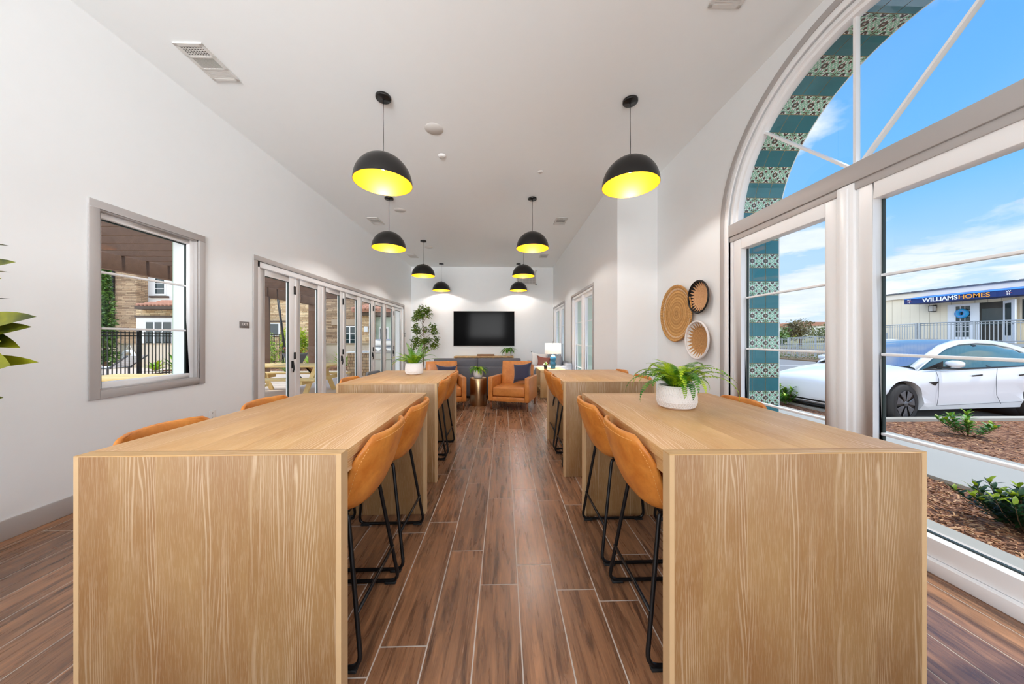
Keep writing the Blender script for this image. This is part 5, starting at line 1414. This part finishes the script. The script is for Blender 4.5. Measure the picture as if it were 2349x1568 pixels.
# lounger and life ring
t = thing('sun_lounger', 'white slatted sun lounger with raised back behind the fence', 'sun lounger', (-14.0, 11.6, 0))
m = MB(); m.box(-1.0, .25, -.33, -.29, .26, .31).box(-1.0, .25, .29, .33, .26, .31)
for x in (-.9, .15):
    for y in (-.31, .31): m.box(x-.02, x+.02, y-.02, y+.02, 0, .27)
m.beam((.2, -.31, .30), (.82, -.31, .72), .04, .04); m.beam((.2, .31, .30), (.82, .31, .72), .04, .04); m.build('frame', 'planter_grey', t)
m = MB()
for i in range(9): m.box(-1.0+i*.13, -.88+i*.13, -.29, .29, .30, .315)
m.build('seat_slats', 'sling_white', t)
m = MB()
for i in range(5):
    f0 = .04+i*.19; a = Vector((.2+.62*f0, 0, .31+.42*f0)); b = Vector((.2+.62*(f0+.17), 0, .31+.42*(f0+.17))); m.beam(a, b, .58, .015)
m.build('back_slats', 'sling_white', t)
t2 = dup(t, (-15.9, 11.2, 0), 0, 'white sun lounger at far left of the window, mostly cut off')
for o_ in (t, t2): o_['group'] = 'white sun loungers by the pool'
t = thing('life_ring', 'white life ring hung on the low garden wall outside', 'life ring', (-17.2, 14.77, .52))
MB().tube([(.24*math.cos(TAU*k/36), 0, .24*math.sin(TAU*k/36)) for k in range(36)], .07, 12, closed=True).build('ring_body', 'ring_white', t)
MB().tube([(-.2, 0, .2), (0, .03, .56), (.2, 0, .2)], .01, 5).build('rope', 'ring_white', t)
# outdoor kitchen
t = thing('grill_counter', 'outdoor kitchen counter with patterned block side and pale cabinets', 'counter', (0, 0, 0))
box('block_base', 'fret_block', -5.62, -4.80, 11.4, 12.4, -.01, .80, t); box('cabinet', 'grill_cabinet', -4.80, -3.95, 11.5, 12.4, .06, .80, t)
for x in (-4.78, -4.36): d_ = box('door', 'grill_cabinet', x, x+.39, 11.475, 11.5, .10, .62, t, .004); box('handle', 'chrome', x+.05, x+.34, 11.45, 11.475, .56, .58, d_)
box('countertop', 'white_line', -5.68, -4.78, 11.35, 12.45, .80, .85, t, .005)
t = thing('barbecue_grill', 'stainless barbecue grill set in the outdoor counter', 'grill', (-4.37, 11.9, .80))
box('firebox', 'stainless', -.42, .42, -.42, .4, .0, .22, t, .01); cushion('lid', 'stainless', .84, .30, .62, t, (0, .02, .36), None, .12)
MB().tube([(-.36, -.36, .26), (.36, -.36, .26)], .018, 8).build('handle', 'chrome', t)
k0 = None
for i in range(4):
    k_ = MB().lathe([(0, -.04), (.03, -.04), (.034, 0)], n=16, axis='y').build('knob', 'chrome', t, (-.3+i*.2, -.42, .12))

# ------------------------------------------------------------------ light
w = bpy.data.worlds.new('sky'); SC.world = w; w.use_nodes = True; nt = w.node_tree; nt.nodes.clear()
class WT(NT):
    def __init__(s): s.t = nt; s.out = nt.nodes.new('ShaderNodeOutputWorld')
t = WT(); g_ = t.n('ShaderNodeTexCoord').outputs['Generated']
sp = t.n('ShaderNodeSeparateXYZ'); t.set(sp, 0, g_)
z = t.math('MAXIMUM', sp.outputs[2], 0.)
sky = t.ramp(z, [(0., lin((226, 236, 252))), (.10, lin((190, 220, 253))), (.30, lin((120, 190, 253))), (.75, lin((52, 148, 246)))])
# cloud plane projection
zz = t.math('ADD', z, .09)
cx = t.math('DIVIDE', sp.outputs[0], zz); cy = t.math('DIVIDE', sp.outputs[1], zz)
cb = t.n('ShaderNodeCombineXYZ'); t.set(cb, 0, cx); t.set(cb, 1, cy); cb.inputs[2].default_value = 1.7
n1 = t.noise(cb.outputs[0], 1.05, 8, .56, .3)
cov = t.ramp(z, [(.0, .115), (.22, .06), (.38, -.03), (.6, -.12)])
c_ = t.ramp(t.math('ADD', n1, t.math('SUBTRACT', cov, .0)), [(.51, 0.), (.60, 1.)])
wisp = t.math('MULTIPLY', t.ramp(t.noise(cb.outputs[0], .28, 4, .5, .5), [(.45, 0.), (.75, 1.)]), .35)
cc = t.math('MAXIMUM', c_, wisp)
shade = t.mix(t.ramp(t.noise(cb.outputs[0], 1.6, 5, .55), [(.3, 0.), (.7, 1.)]), lin((214, 226, 244)), lin((252, 253, 255)))
col = t.mix(t.math('MULTIPLY', cc, .92), sky, shade)
bg = t.n('ShaderNodeBackground'); t.set(bg, 0, col); bg.inputs[1].default_value = 1.0
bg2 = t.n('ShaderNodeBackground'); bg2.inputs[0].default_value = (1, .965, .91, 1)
t.set(bg2, 1, t.math('MULTIPLY', 1.7, t.math('MINIMUM', 1., t.math('MAXIMUM', 0., t.math('SUBTRACT', t.math('MULTIPLY', t.math('ADD', sp.outputs[0], sp.outputs[1]), -1.2), .25)))))   # glow added to the left and rear sky to light room and facades
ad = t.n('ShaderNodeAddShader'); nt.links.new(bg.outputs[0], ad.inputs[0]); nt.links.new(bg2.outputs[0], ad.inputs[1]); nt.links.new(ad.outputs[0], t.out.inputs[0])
def lamp(name, typ, energy, loc, rot=(0, 0, 0), color=(1, 1, 1), **kw):
    l = bpy.data.lights.new(name, typ); l.energy = energy; l.color = color
    for k, v in kw.items(): setattr(l, k, v)
    o = bpy.data.objects.new(name, l); COL.objects.link(o); o.location = loc; o.rotation_euler = rot; return o
sd = Vector((.42, -.04, .90)); q = sd.to_track_quat('Z', 'Y').to_euler()
lamp('sun', 'SUN', 2.8, (0, 0, 20), q, (1, .965, .91), angle=R(3))
for x, y, _ in PEND: lamp('pendant_light', 'POINT', 26, (x, y, 3.105), color=(1, .965, .93), shadow_soft_size=.035)
lamp('table_lamp_light', 'POINT', 55, (1.195, 7.50, 1.12), color=(1, .95, .88), shadow_soft_size=.05)
# added fill lamps in the wall gaps behind the viewpoint, tilted upward
lamp('fill_front', 'AREA', 62, (-1.4, YN-.02, 2.45), (R(98), 0, R(6)), (.97, .985, 1), shape='RECTANGLE', size=2.8, size_y=2.0, spread=R(58))
lamp('fill_left', 'AREA', 29, (XL-.13, -1.85, 1.7), (R(128), 0, R(-90)), (.97, .985, 1), shape='RECTANGLE', size=2.7, size_y=2.9)
lamp('fill_right', 'AREA', 66, (XR+.25, -1.85, 1.7), (R(128), 0, R(90)), (.97, .985, 1), shape='RECTANGLE', size=2.7, size_y=2.9)

SC.view_settings.view_transform = 'Standard'; SC.view_settings.look = 'None'; SC.view_settings.gamma = 1.0
SC.view_settings.use_curve_mapping = False; SC.view_settings.exposure = 0.25
cy_ = SC.cycles; cy_.max_bounces = 14; cy_.diffuse_bounces = 12; cy_.glossy_bounces = 4; cy_.transparent_max_bounces = 16; cy_.caustics_reflective = False; cy_.caustics_refractive = False
cy_.sample_clamp_indirect = 6.0; cy_.use_denoising = True
